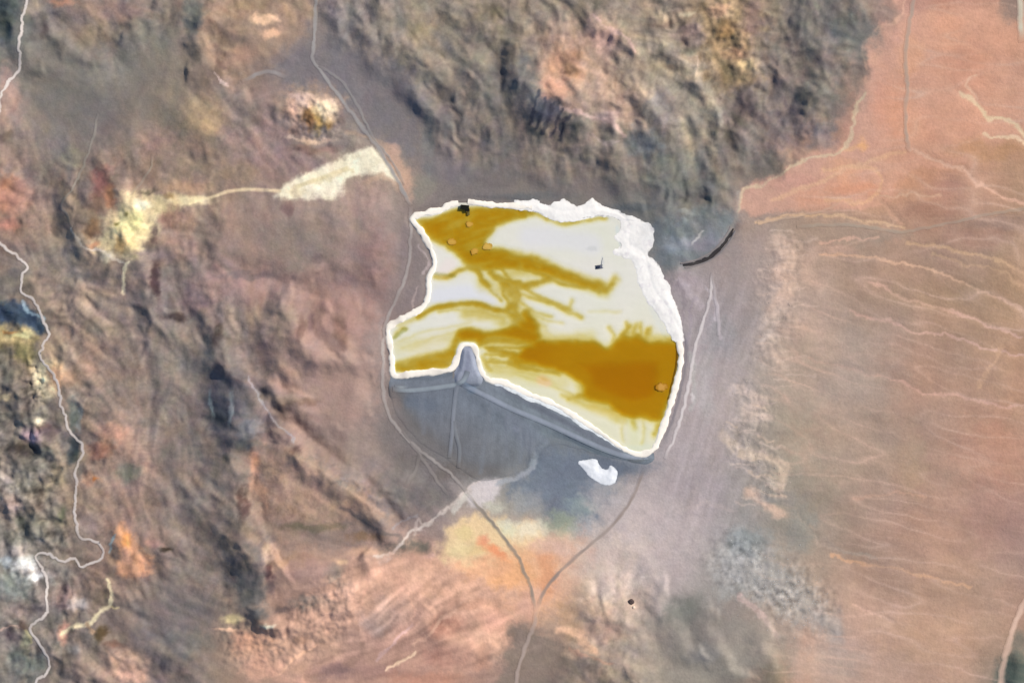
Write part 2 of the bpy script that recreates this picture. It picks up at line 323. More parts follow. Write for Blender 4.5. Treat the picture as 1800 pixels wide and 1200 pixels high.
def hueless(x, y): return 1.5*fbm(x, y, 70, 3, 790)
NZ = fbm(X, Y, 22, 4, 640, .65)        # breaks up the edges and density of every patch
def put(q, m, col, a):
    m = np.clip(m, 0, 1)*a
    C[q] = C[q]*(1-m[..., None]) + hx(col)*m[..., None]
def B(cx, cy, rx, ry, col, a=.8, rot=0):
    dkn = hx(col).mean() < 100 and a < .85; a = a*.62 if dkn else a  # dark patches, partly painted shade, weakened because the relief darkens too
    c, s_ = math.cos(math.radians(rot)), math.sin(math.radians(rot)); r = 2.4*max(rx, ry)+22
    q = (sl(GY, cy-r, cy+r), sl(GX, cx-r, cx+r)); dx, dy = WX[q]-cx, WY[q]-cy
    e = np.sqrt(((dx*c+dy*s_)/rx)**2+((-dx*s_+dy*c)/ry)**2)+0.7*NZ[q]
    put(q, 1-(sst(.2, 1.75, e) if dkn else sst(.4, 1.6, e)), col, min(1, a*1.1))
def S(pts, wd, col, a=.8, warp=True):
    q, d, _ = (MW if warp else M0).line(pts, wd*1.6+3)
    put(q, 1-sst(.2, 1.0, d/wd*(1.15+.5*NZ[q])), col, a)
def P(pts, col, soft=10, a=.85, mp=None):
    soft = soft*1.5+2; q, d = (mp or MW).poly(pts, soft*2+15)
    put(q, sst(-soft*.5, soft*.5, d+soft*.8*NZ[q]), col, a)

# --- orange fan, its sharp edge against the dark hills
P([(1592,-60),(1580,35),(1545,42),(1520,82),(1526,120),(1507,170),(1498,228),(1480,260),(1430,268),(1380,300),(1312,330),(1298,372),(1380,372),(1470,370),(1560,350),(1600,300),(1700,290),(1800,230),(1900,200),(1900,-60)], 'cfa18c', 8, .85)
B(1560,180,28,50,'d49c82',.6); B(1640,60,60,40,'d8a48a',.6); B(1635,5,60,14,'b88c7c',.7); B(1780,10,20,25,'94847c',.8); B(1500,330,50,14,'d2987c',.7)
B(1700,120,40,40,'c69480',.5); B(1725,265,60,18,'b8906e',.5); B(1660,330,30,20,'ac867c',.5); B(1600,95,25,30,'daa686',.6); B(1512,255,10,9,'e8b07c',.7); B(1490,262,10,6,'e0b088',.6)
S([(1298,372),(1312,334),(1345,325),(1380,300),(1425,278),(1475,270),(1496,235),(1504,190),(1518,165)], 5, 'd4bc9c', .8)
S([(1520,120),(1516,88),(1540,50),(1572,42),(1590,0)], 4, 'deb096', .6)
B(1480,300,25,20,'e0a884',.5); B(1430,345,40,14,'cf9a80',.6); B(1400,320,50,14,'cc9a88',.6)
P([(1360,385),(1460,384),(1560,400),(1590,420),(1450,430),(1370,420)], 'a59486', 14, .6)
B(1760,390,60,14,'9c8478',.7); B(1720,420,50,16,'a58272',.6); B(1640,370,50,14,'a88474',.6); B(1480,440,26,8,'cba896',.4)
for pts, wd, c, a in FAN: S(pts, wd*.85, c, min(1, a*1.3))
# --- pale gravel edge between fan and flats
S([(1370,425),(1390,450),(1372,480),(1385,500),(1365,540)], 26, 'd4b8a6', .75); S([(1430,450),(1420,480),(1440,500)], 22, 'c8ac9c', .6)
S([(1372,545),(1350,570),(1362,600),(1378,640)], 22, 'cdbaac', .55); S([(1340,600),(1365,570)], 12, 'c4b8b0', .5)
S([(1290,680),(1320,690),(1340,705),(1310,722),(1350,735)], 16, 'd2bcae', .75); S([(1270,770),(1300,790),(1330,800),(1375,815),(1368,850)], 15, 'd4bea8', .8)
S([(1320,860),(1335,880),(1370,905)], 16, 'e0bea8', .8); B(1345,770,40,22,'968c82',.5); B(1300,830,20,14,'8e8680',.4)
B(1470,690,60,50,'b09c90',.5); B(1540,880,50,40,'a69084',.5); B(1600,820,30,50,'b49a80',.5); B(1640,940,80,40,'b49280',.5); B(1750,900,60,60,'b08c82',.4)
B(1560,620,60,30,'a88c7c',.4); B(1640,520,80,24,'a28a72',.4); B(1740,790,60,60,'b88e7c',.5); B(1620,1120,70,40,'c4a288',.5); B(1560,1010,40,25,'a88c7c',.5)
# --- stony speckled ground in the south-east
P([(1270,960),(1320,950),(1370,985),(1430,1030),(1460,1100),(1400,1090),(1340,1060),(1265,1035)], 'aca9a5', 26, .7)
B(1320,950,40,22,'8c9292',.7); B(1405,925,30,40,'8c908c',.5); B(1370,875,40,14,'94908c',.6); B(1200,1070,35,30,'76766e',.7); B(1250,1110,40,40,'8a8078',.6); B(1300,1070,35,20,'9c8c80',.5)
B(1360,1180,24,30,'767060',.7); B(1420,1160,16,40,'d8a890',.7); B(1470,1120,16,40,'a8a4a0',.6); B(1300,1170,30,20,'8c867c',.6); B(1240,1150,30,16,'928e8a',.5)
S([(1300,1050),(1330,1070),(1345,1095),(1370,1120)], 8, 'd4b8ae', .7); S([(1100,985),(1130,1000),(1160,1080)], 10, 'c4b4a8', .5)
S([(1425,925),(1470,965),(1540,980)], 6, 'a8988a', .7)
B(1785,1180,28,34,'5c665e',.95,20); B(1790,1130,16,20,'7c7a70',.7); B(1480,1150,40,30,'c4aaa0',.5)
# --- pale dusty flats around the south of the pond, pale haze painted in
P([(1140,820),(1180,720),(1230,600),(1280,640),(1270,760),(1250,900),(1180,1000),(1100,1010),(1040,980),(1080,900)], 'b4a6a4', 50, .6)
B(1130,960,50,50,'c6b4ac',.6); B(1230,870,40,40,'a89c9c',.6); B(1060,1060,60,30,'c4a894',.5); B(1260,590,24,30,'a09c9c',.6); B(1240,680,14,60,'b4aca8',.6)
B(1060,1110,35,14,'bc9a86',.6); B(1020,1040,26,40,'c4a88c',.6); B(1200,500,30,20,'b0a0a0',.6); B(1320,480,40,50,'a89890',.5); B(1290,440,14,60,'988c88',.5)
S([(1150,780),(1165,820),(1150,860)], 10, 'a89e9c', .5); S([(1195,900),(1240,885),(1290,895)], 8, 'c0b0aa', .5)
S([(1240,505),(1256,530),(1262,560),(1270,590)], 7, 'c4b8ba', .7); S([(1190,495),(1210,510),(1235,540)], 9, 'c0b2b4', .6); S([(1215,620),(1222,700),(1215,720)], 9, 'b8b4ae', .6)
S([(1200,560),(1205,520),(1190,500)], 6, '94888a', .6); B(1218,700,4,7,'d8cfcb',.8); S([(1209,600),(1216,560),(1222,520)], 5, 'a0949a',.5)
# --- grey slag north-east of the pond
P([(1145,395),(1195,385),(1240,360),(1290,380),(1285,405),(1262,440),(1225,460),(1185,470),(1160,462),(1150,430)], '7a8082', 14, .85)
B(1190,430,26,16,'92979c',.8); B(1206,345,16,20,'5e5f5c',.8); B(1235,345,18,10,'64645f',.7); B(1212,375,16,4,'9a9c98',.6); B(1240,430,26,14,'8c8690',.6)
B(1262,340,28,40,'7a7a74',.5); S([(1300,340),(1295,380),(1290,400)], 8, 'a0988e', .5); S([(1218,428),(1228,412),(1234,404)], 4, 'bab8b4', .8)
# --- hills in the north
B(960,230,230,110,'918376',.35); B(1120,120,180,110,'a0917f',.4); B(760,60,120,60,'96897a',.4)
P([(950,60),(985,35),(1040,25),(1110,85),(1135,160),(1110,225),(1040,203),(985,190),(952,160)], 'b89a88', 26, .75); P([(1120,90),(1175,95),(1235,150),(1262,200),(1258,280),(1200,240),(1140,190)], 'a69884', 24, .7); P([(1240,5),(1330,5),(1345,110),(1320,150),(1270,150),(1235,100)], 'b8986e', 24, .5); S([(1280,90),(1310,110),(1330,118)], 8, 'e6c896', .8)
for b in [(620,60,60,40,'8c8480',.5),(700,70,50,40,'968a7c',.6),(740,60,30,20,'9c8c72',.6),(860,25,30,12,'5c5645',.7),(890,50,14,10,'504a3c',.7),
          (880,140,22,45,'6c6a68',.7),(925,150,20,40,'6e6c6c',.7),(962,195,30,22,'50505c',.85),(1010,215,14,18,'545450',.7),(990,120,34,36,'c89c82',.8),  # blue-grey wedge: painted shade below the pink ridge
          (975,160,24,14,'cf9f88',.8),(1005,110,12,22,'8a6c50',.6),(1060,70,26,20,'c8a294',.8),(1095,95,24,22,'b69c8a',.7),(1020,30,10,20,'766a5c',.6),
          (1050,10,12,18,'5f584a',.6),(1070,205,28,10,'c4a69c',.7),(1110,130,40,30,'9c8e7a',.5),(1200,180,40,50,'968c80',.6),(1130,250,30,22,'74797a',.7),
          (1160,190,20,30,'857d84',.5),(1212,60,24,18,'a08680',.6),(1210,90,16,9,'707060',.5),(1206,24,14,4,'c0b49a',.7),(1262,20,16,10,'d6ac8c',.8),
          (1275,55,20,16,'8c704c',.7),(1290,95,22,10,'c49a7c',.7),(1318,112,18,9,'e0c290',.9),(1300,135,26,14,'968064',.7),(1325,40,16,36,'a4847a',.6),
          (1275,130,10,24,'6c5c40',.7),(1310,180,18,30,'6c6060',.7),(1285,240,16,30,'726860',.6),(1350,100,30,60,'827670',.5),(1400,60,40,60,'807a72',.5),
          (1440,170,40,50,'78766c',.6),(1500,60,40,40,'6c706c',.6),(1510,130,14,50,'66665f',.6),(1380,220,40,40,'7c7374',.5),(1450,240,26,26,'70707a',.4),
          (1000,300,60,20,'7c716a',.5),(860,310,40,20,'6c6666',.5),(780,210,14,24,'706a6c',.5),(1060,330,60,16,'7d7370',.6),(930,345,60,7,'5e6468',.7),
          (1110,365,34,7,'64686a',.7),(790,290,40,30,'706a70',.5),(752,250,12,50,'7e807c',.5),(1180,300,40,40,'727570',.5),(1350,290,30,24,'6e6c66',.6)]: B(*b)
S([(985,190),(1010,195),(1040,205),(1070,210),(1095,240)], 7, 'c8aaa0', .7); S([(1172,95),(1205,118),(1238,150),(1262,195),(1264,220)], 10, 'a89c8c', .6)  # pink stroke paints in the sunlit slope of the ridge
S([(1040,30),(1068,50),(1100,62),(1116,90)], 6, 'd2b0a4', .7); S([(1225,100),(1222,140)], 5, 'bca894', .7); S([(1040,240),(1070,255),(1090,250)], 6,'a89690',.6)
for k in range(5): S([(945+k*14,165+k*9),(938+k*13,190+k*9),(930+k*14,215+k*8)], 6, '40404a', .75)  # dark fans: shade of the slope facing away from the sun, painted
# --- valley floor and hills in the north-west
P([(470,112),(550,75),(640,95),(715,115),(738,170),(735,275),(705,268),(640,230),(590,160),(520,150)], '7c7678', 30, .75)
P([(372,15),(400,-20),(540,-20),(535,50),(490,95),(430,128),(402,142),(384,115),(360,60)], 'a88c76', 24, .7)
for b in [(470,35,20,8,'f0c4a0',.9),(474,58,16,9,'e0b494',.9),(425,95,26,16,'b8947e',.7),(388,128,7,18,'4f3f3a',.75),(440,10,30,10,'a08c6c',.5),  # narrow dark mark paints the orange hill's shaded west face
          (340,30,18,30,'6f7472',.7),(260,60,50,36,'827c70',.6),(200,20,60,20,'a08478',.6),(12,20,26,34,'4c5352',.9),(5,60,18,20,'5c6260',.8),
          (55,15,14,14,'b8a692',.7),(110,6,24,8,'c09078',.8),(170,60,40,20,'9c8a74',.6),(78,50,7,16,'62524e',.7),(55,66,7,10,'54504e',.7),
          (100,130,70,50,'80796f',.6),(15,175,20,50,'b09084',.7),(8,238,18,7,'665650',.8),(185,190,30,30,'76706e',.5),(355,205,38,34,'b09878',.65),
          (300,210,24,40,'8c8272',.5),(430,200,30,40,'94847a',.5),(200,130,30,20,'8c867c',.5),(280,250,30,26,'b08c84',.4),(190,225,14,30,'6a6060',.6),
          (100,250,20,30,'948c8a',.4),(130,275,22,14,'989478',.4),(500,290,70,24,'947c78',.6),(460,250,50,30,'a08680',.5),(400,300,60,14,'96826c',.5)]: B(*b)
for b in [(548,185,48,30,'c8a484',.6),(512,200,9,24,'e0b8a0',.85),(512,175,5,10,'6e4c3c',.8),(535,172,22,8,'e4c4b4',.8),(566,190,18,12,'f0dab0',.95),(583,185,8,10,'f2e4d0',.9),
          (545,205,12,22,'8a6440',.75),(560,215,8,20,'c8a05c',.7),(578,215,10,12,'8c6a38',.7),(518,228,12,10,'7c5e50',.7),(550,244,34,5,'ecc8ac',.9),(510,243,12,4,'dcc0ac',.7),
          (600,200,8,30,'84706c',.5),(545,262,50,9,'8c6f66',.6)]: B(*b)
B(558,180,36,12,'eac8b0',.7); B(575,196,20,16,'f0d8b4',.8)
P([(484,348),(516,316),(558,296),(598,281),(630,265),(650,257),(668,270),(684,292),(700,318),(672,310),(640,306),(615,312),(604,320),(600,347),(545,350)], 'f6eacc', 6, 1.0, M0); P([(505,342),(560,315),(600,296),(640,278),(668,286),(680,302),(620,308),(604,318),(590,342)], 'faf0d4', 6, .8, M0); S([(520,330),(560,315),(610,296)], 7, 'ddcb9e', .6, False)
S([(510,335),(560,318),(620,300)], 6, 'd8c8a0', .5); B(650,285,18,10,'f4e8c8',.8); B(520,338,22,7,'f4e2bc',.8)
P([(672,262),(700,262),(712,285),(727,330),(722,350),(705,335),(694,300)], 'cfa890', 8, .8); S([(610,235),(640,240),(680,262)], 8, 'b49a84', .6)
B(745,330,20,22,'908a7c',.6); S([(640,318),(680,312),(700,330)], 8, 'c8a890', .6)
S([(492,336),(440,333),(400,337),(375,346),(345,352),(310,352)], 5.5, 'e0c8a4', .95, False)
P([(218,348),(232,341),(262,344),(300,348),(352,349),(345,362),(310,370),(285,388),(268,408),(258,432),(240,440),(232,455),(205,442),(172,436),(180,402),(200,380)], 'e6d0a2', 16, .95); B(330,352,40,8,'e8d4a8',.8)
for b in [(248,360,14,8,'e6e4c8',.8),(235,392,22,22,'e6dca0',.8),(222,378,5,5,'7c7448',.8),(207,393,5,4,'7c7448',.8),(300,385,16,18,'a8806e',.7),(325,395,18,24,'b0907c',.7),
          (215,430,12,14,'b08a58',.6),(240,430,9,14,'f0d8a0',.8),(190,450,12,8,'e8d8b8',.8),(182,320,18,26,'8c5e58',.75),(195,345,10,20,'b88464',.8),(176,355,12,18,'7c5c50',.7),
          (140,380,9,26,'46403c',.8),(165,400,14,18,'8c6c50',.7),(258,337,14,3,'4a4438',.8),(298,346,9,4,'6c5630',.7),(215,300,9,18,'564844',.7),(168,428,10,5,'c08c6c',.7),
          (150,340,12,20,'6f6262',.6),(330,328,40,10,'b09078',.7)]: B(*b)
S([(222,462),(220,480),(222,500),(218,512)], 5.5, 'ecdcb8', .95); S([(128,400),(137,418),(150,432),(172,438),(192,450),(215,462)], 4, 'e0d0ba', .9)
for b in [(18,345,34,32,'c08c78',.8),(15,395,18,10,'cc907c',.8),(10,320,14,12,'a07058',.6),(60,355,30,40,'a88c80',.4),(90,450,50,40,'94887a',.5),(130,465,30,40,'8c847e',.5)]: B(*b)
# --- plateau and hills west of the pond
for b in [(450,420,70,60,'9c8478',.6),(560,400,80,50,'96847a',.6),(640,350,40,30,'a88c84',.6),(660,460,26,60,'947670',.6),(520,430,50,40,'8e8276',.5),(600,560,60,50,'a88478',.6),
          (560,660,80,60,'ae9082',.7),(620,690,40,60,'a88c80',.7),(480,560,50,30,'9c8a7a',.5),(420,500,60,30,'b08c84',.4),(355,420,10,34,'7c7064',.6),(440,485,50,7,'756868',.6),
          (375,470,16,6,'6c5c58',.6),(505,370,8,14,'785c58',.6),(560,455,14,8,'74625c',.5),(310,440,30,26,'aa8a7c',.6),(270,410,6,14,'4c3e3c',.8),(265,430,7,14,'3f3435',.8),  # dark ravine marks, here and on the next line, paint its shaded side
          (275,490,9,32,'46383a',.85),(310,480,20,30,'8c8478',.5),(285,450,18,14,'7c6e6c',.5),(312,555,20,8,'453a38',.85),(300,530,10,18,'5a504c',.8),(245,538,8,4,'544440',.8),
          (385,590,9,24,'443a38',.85),(408,600,12,8,'4a423c',.7),(390,545,9,18,'9c908a',.5),(415,570,20,40,'a8988a',.4),(530,575,7,26,'5a4440',.8),(600,590,10,22,'5e4840',.75),  # dark folds: shade of the hollows painted in on top of the relief
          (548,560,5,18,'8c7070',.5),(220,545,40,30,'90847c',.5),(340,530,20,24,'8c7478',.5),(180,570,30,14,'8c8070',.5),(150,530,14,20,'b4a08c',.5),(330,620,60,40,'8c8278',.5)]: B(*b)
P([(-40,536),(25,530),(55,540),(82,580),(60,586),(30,568),(-40,566)], '3c4a5c', 8, .95); S([(40,530),(52,545),(75,560)], 6, 'a8bcc4', .8); S([(0,548),(20,552)], 4, '24344a', .8)
P([(-40,574),(30,574),(60,582),(72,600),(40,612),(-40,606)], 'c0ac7c', 8, .85); B(40,588,18,5,'e0d8a0',.8); B(12,580,12,3,'c88c54',.6)
for b in [(20,612,26,8,'5c5844',.8),(48,622,22,14,'8c8458',.7),(50,640,10,20,'746a4c',.6),(86,640,14,12,'dcc8a4',.8),(100,662,16,26,'dcb08a',.85),(68,660,14,26,'e0d0ac',.8),(85,692,14,12,'d4c09c',.8),
          (128,665,9,18,'7c5f50',.7),(150,650,16,20,'b0907c',.6),(50,692,10,20,'5a524c',.8),(48,725,9,14,'4e4846',.7),(72,738,8,7,'e4d4b8',.9),(78,750,14,5,'6c5038',.6),(8,700,9,6,'e0c8a0',.8),
          (55,765,22,14,'b0949a',.8),(60,768,6,6,'e4ccd4',.7),(88,758,10,18,'463640',.8),(40,790,24,12,'3e3a38',.85),(80,795,20,10,'6c6e66',.7),(132,785,10,24,'363e44',.85),(115,775,12,16,'5c5c62',.7),
          (128,730,10,28,'6e7a74',.7),(140,740,5,26,'8c9696',.6),(196,762,26,18,'cc9c86',.85),(180,790,24,10,'9c6c58',.6),(160,840,12,14,'dcaa88',.8),(168,842,4,5,'c8702c',.6),(105,840,18,18,'b09c80',.5),
          (120,872,24,18,'b49c84',.6),(220,830,30,14,'808070',.6),(300,750,40,50,'8c7e74',.5),(290,730,8,16,'a89c88',.6),(398,672,24,26,'585660',.8),(388,725,26,28,'4c4e56',.85),(418,712,20,34,'55555c',.7),  # dark patch beside the hill: dark rock plus painted gully shade
          (372,710,4,24,'8c9492',.8),(405,720,5,28,'8a9090',.7),(440,755,20,20,'7c7c80',.7),(430,780,30,8,'545c5c',.7),(345,720,14,24,'6c5a5c',.6),(400,805,8,7,'4c4c40',.7),
          (448,830,8,34,'d0987c',.8),(500,820,36,20,'c09c84',.6),(430,880,9,26,'42302e',.85),(545,900,60,12,'96826c',.6),(480,880,40,30,'9c8278',.6),(340,880,60,40,'8c8078',.5),  # bright crest and dark scarp: sunlit and shaded faces painted in
          (470,690,10,10,'3e3a38',.7),(495,715,14,14,'443a38',.7),(525,705,30,6,'6e5444',.8),(520,790,12,8,'4a3432',.8),(478,738,18,10,'4c4a54',.7),(500,700,30,8,'b49c88',.5),
          (160,920,20,20,'b8a098',.5),(20,860,30,40,'a89c90',.5),(20,900,20,30,'a88c80',.5),(40,930,40,20,'808074',.5),(110,905,6,16,'485038',.7),(70,880,9,14,'5a4c40',.6)]: B(*b)
S([(440,665),(455,690),(470,720),(498,755),(515,772)], 4, 'a8a0a0', .8); S([(600,835),(640,868),(700,880)], 4, '9a9090', .6); S([(520,800),(570,830),(640,880)], 14, '6c6c68', .6)
S([(640,865),(680,895)], 8, '646064', .6)
P([(444,798),(500,792),(560,812),(640,865),(690,915),(600,925),(520,915),(462,900),(445,860)], 'ba9882', 22, .65); P([(472,958),(560,965),(640,975),(630,1010),(580,1040),(500,1050),(482,1010)], 'b4917e', 22, .6); S([(448,800),(452,840),(470,890)], 12, 'd2a084', .6)  # crest strip paints in the sunlit east slope
S([(478,960),(492,980),(500,1010)], 10, 'cfa68c', .5); P([(300,820),(420,800),(430,920),(450,1020),(400,1060),(300,1000),(280,900)], '8a7c72', 40, .35)
# --- badlands in the south-west
P([(206,922),(232,925),(252,965),(268,1000),(248,1012),(212,1008),(208,960)], 'd8a07c', 12, .9)
for b in [(225,950,9,14,'eaa468',.8),(222,975,10,14,'f0b898',.7),(272,955,14,6,'a48074',.6),(292,964,12,5,'44382e',.85),(45,992,16,14,'dedad4',.9),(62,1012,11,9,'e8e6e2',.95),(15,985,12,10,'d0d4d4',.7),
          (25,1030,26,24,'8c9490',.6),(90,1000,26,20,'9c9690',.5),(30,965,30,12,'b8aaa0',.6),(135,1030,12,12,'5a5054',.6),(180,1045,12,14,'5f5c48',.6),(110,1050,18,20,'9c7c78',.5),(140,1060,18,12,'c8bcb8',.6),
          (115,1110,10,14,'d8a08c',.8),(40,1075,26,16,'a08c84',.5),(40,1098,10,7,'5e3c34',.7),(20,1115,16,12,'5a4c50',.7),(45,1130,9,18,'8c8c70',.6),(30,1160,14,20,'4c5854',.7),(60,1170,20,20,'60706c',.5),
          (180,1112,12,12,'544430',.85),(205,1132,14,6,'5c3c34',.8),(130,1140,9,10,'8c8a84',.6),(125,1150,14,6,'484240',.7),(195,1165,16,8,'74665c',.5),(225,1165,30,24,'d0a890',.7),(235,1190,24,14,'e4b49c',.7),
          (262,1115,16,10,'484448',.7),(300,1080,70,50,'746c6c',.6),(260,1040,40,20,'8c7e74',.5),(330,1030,60,40,'8a7e76',.5),(440,1040,24,40,'6e6e6a',.7),(462,1075,14,8,'4a5054',.8),(495,1070,14,6,'4a4246',.8),
          (475,1000,6,18,'4a3438',.85),(478,1030,7,16,'463a42',.8),(458,1000,14,50,'7c7674',.5),(560,1060,40,14,'6f6c66',.7),(590,1010,16,16,'74756c',.6),(410,1085,20,9,'e4cc98',.8),(400,1108,22,4,'ecc0a0',.8),  # darks left of and below the hill paint in its shaded slopes
          (470,1098,12,4,'dce0c8',.8),(440,1130,30,20,'d4a084',.8),(460,1170,30,20,'dca48c',.7),(330,1130,50,20,'70706a',.4),(280,1180,14,20,'5a4f55',.6),(520,985,40,14,'b08c70',.7),(470,970,8,12,'d0b498',.8),
          (540,1000,40,20,'a88880',.6),(640,945,30,10,'8a6c50',.6),(640,970,30,8,'cfa88c',.7),(600,985,12,6,'dcb894',.8),(720,965,38,14,'706a60',.85),(550,925,50,8,'746a54',.6),(690,1000,60,20,'c89c84',.6),
          (735,1010,22,10,'e4b494',.8),(760,1030,20,16,'b88e60',.7),(680,1070,34,30,'94807c',.6),(660,1090,28,24,'9a8c88',.6),(790,1035,50,12,'d8a484',.6),(850,1060,50,10,'a87860',.75),(790,1100,30,20,'9c6c5c',.75),
          (860,1110,26,40,'e8b698',.85),(800,1150,50,20,'b48070',.6),(850,1160,14,14,'a87866',.6),(650,1180,50,14,'94746c',.5),(560,1130,50,30,'c09c84',.5),(530,1120,12,6,'94705c',.5),(590,1180,24,12,'846a68',.6),
          (750,1195,60,14,'c89078',.6),(700,1030,12,20,'d09c88',.6),(640,1040,12,26,'c49c80',.6)]: B(*b)
S([(188,1018),(196,1040),(194,1058),(178,1072),(160,1088),(135,1098),(115,1112)], 7, 'ead8b0', .9); S([(196,1062),(208,1066)], 5, 'e4cc98', .8); S([(150,1092),(165,1108)], 7, 'd8ac84', .7)
S([(45,1105),(55,1130)], 5, 'b8ac80', .7); S([(0,1103),(35,1104)], 3, 'c8a898', .7); S([(205,940),(194,952),(190,968)], 4, '9cb0b4', .7); S([(380,130),(388,148),(398,152)], 3.5, 'dcc0b4', .8)
S([(683,1180),(700,1166),(722,1154),(728,1148)], 5, 'f4cfae', .9); S([(665,1158),(690,1128),(725,1098)], 5, 'c8a49c', .8); S([(725,1135),(765,1105),(800,1065),(850,1045)], 6, 'd8ac94', .7); S([(490,1185),(530,1148),(560,1128)], 5, 'e4b494', .8)
S([(720,1040),(728,1070),(724,1085)], 4, 'dca890', .7); S([(640,1060),(645,1020),(655,1000)], 5, 'd49c88', .6)
S([(655,978),(690,968),(715,945),(745,925),(790,890),(825,860),(845,846)], 5, 'd4c4b8', .9); S([(745,925),(735,910),(732,945)], 4, 'ccb8ac', .7); S([(685,978),(670,985)], 8, 'd8bcb0', .8); S([(740,985),(765,972)], 8, 'd8b0a4', .8)
S([(690,925),(712,912),(735,905)], 4, 'a09898', .6); S([(600,885),(660,930),(710,940)], 6, '6c6460', .6)
for b in [(760,870,40,30,'6e6866',.6),(700,860,30,30,'7a726c',.6),(790,830,40,14,'6c625e',.6),(720,810,30,20,'706864',.6),(640,800,30,40,'9c8a80',.5)]: B(*b)
# --- foot of the dam: grey seep, white apron, yellow and orange stained ground
P([(945,790),(1030,796),(1080,820),(1085,850),(1050,885),(1040,930),(1000,905),(975,912),(950,885),(900,870),(895,845),(930,830)], '757d88', 22, .92); B(1080,820,60,14,'747b85',.8); B(1000,830,40,24,'707884',.6)
B(980,900,20,26,'747882',.7); B(930,880,26,18,'9c9c9c',.7); B(985,925,30,24,'9ca48c',.7); B(1030,930,22,20,'b4b2b0',.6); B(1020,890,30,16,'98a29c',.6); B(925,925,24,10,'d4c8b4',.6)
P([(820,868),(835,850),(862,840),(880,848),(872,876),(850,892),(828,888)], 'd4cac6', 8, .95); B(870,890,18,10,'c8c4b0',.7); S([(875,850),(905,842),(930,828),(938,815)], 8, 'a8aaae', .8)
S([(795,895),(820,870)], 8, 'ccc4b8', .8); S([(935,815),(945,795),(960,780)], 8, '949ca2', .6)
B(900,1000,90,40,'e6b08a',.8); B(940,1030,70,45,'e8b48e',.8); B(840,1025,60,30,'e6b294',.8); B(760,1000,50,22,'deae92',.7); B(960,960,60,22,'e2bea0',.7)
P([(700,960),(760,985),(830,960),(930,940),(1040,960),(1010,1010),(960,1060),(880,1075),(800,1060),(700,1050),(620,1080),(560,1120),(520,1090),(600,1010)], 'dfb096', 40, .7); B(700,1060,90,40,'d8ac94',.5); B(830,1130,50,50,'e0b49a',.5); B(480,1150,60,40,'d4aa90',.5)
P([(776,960),(788,928),(812,912),(838,902),(870,910),(905,916),(945,930),(955,955),(920,985),(870,1000),(820,1000),(785,985)], 'efcfa0', 14, .95); B(900,1000,70,26,'eeb88e',.8)
for b in [(930,985,50,26,'ecb890',.8),(900,1010,40,30,'e8ac7c',.7),(960,1010,16,40,'dfa078',.7),(850,1000,50,14,'ecb48c',.7),(848,950,12,8,'ea9e7c',.7),(868,968,26,9,'ec9c70',.85,25),(892,930,16,10,'e4e0bc',.7),(885,918,20,8,'e0dcc0',.6),(815,940,20,12,'e6cf98',.7),
          (930,930,30,16,'ece0c4',.7),(828,968,24,9,'e8c890',.7),(810,965,18,14,'e0cc9c',.6),(925,1065,16,18,'d8a894',.6),(975,960,40,14,'dcb8a4',.6),(1000,1090,16,30,'c8a07c',.5),(870,1090,30,20,'e4ac94',.6)]: B(*b)
P([(896,1120),(915,1100),(955,1105),(975,1130),(1010,1150),(1060,1175),(1110,1215),(1100,1260),(890,1260)], '8a7a6e', 14, .9)
S([(985,1108),(1010,1112),(1022,1130),(1045,1142)], 14, 'ebbd9c', .9); S([(1000,1140),(1040,1155),(1080,1170)], 5, 'c89c84', .6)
# strip between the pond and the west track
S([(712,400),(712,500),(735,520),(700,545)], 14, '8a7c7a', .6); S([(738,430),(748,460),(745,480)], 4, 'b8a8a4', .7); S([(735,505),(731,520),(727,535)], 3.5, 'b8a49c', .7)
S([(672,560),(672,640),(676,700)], 8, '9c8c86', .5)

# --- fine mottling of the soils
L = 1 + rough*(0.115*fbm(WX*1.3, WY*.9, 26, 4, 710, .7) + .06*fbm(X, Y, 8, 2, 715, .6)) + (1-rough)*0.055*fbm(WX, WY*1.4, 24, 4, 720, .7)
B(1140,930,80,70,'cabab4',.7); B(1080,1000,70,55,'d0bcae',.7); B(1170,1010,50,40,'c2b2ac',.6); B(1060,870,30,26,'b4acaa',.6)  # pale haze over the southern flats painted into the ground colour
B(1470,640,90,90,'b4a092',.6); B(1500,780,90,70,'ae9888',.6); B(1420,560,50,40,'b8a296',.5)
B(1330,1140,60,40,'a39a8e',.6); B(1450,1170,60,40,'b8a698',.6); B(1230,1190,60,20,'a2988a',.6)
for k in range(26):
    y0 = 405+k*11; x0 = 1352+18*math.sin(k*1.7)+12*math.sin(k*.6); S([(x0,y0),(x0+22,y0+3+3*math.sin(k)),(x0+46+18*math.sin(k*2.3),y0+2)], 3.6, ('d8c0b0','c9b2a4','d2bcae')[k%3], .45)
for k in range(20):
    y0 = 690+k*10; x0 = 1296+30*math.sin(k*.9)+k*1.5; S([(x0,y0),(x0+16,y0+6),(x0+34+12*math.sin(k*2.3),y0+9)], 3.6, ('dac4b4','cdb8ac','dcc2aa')[k%3], .5)
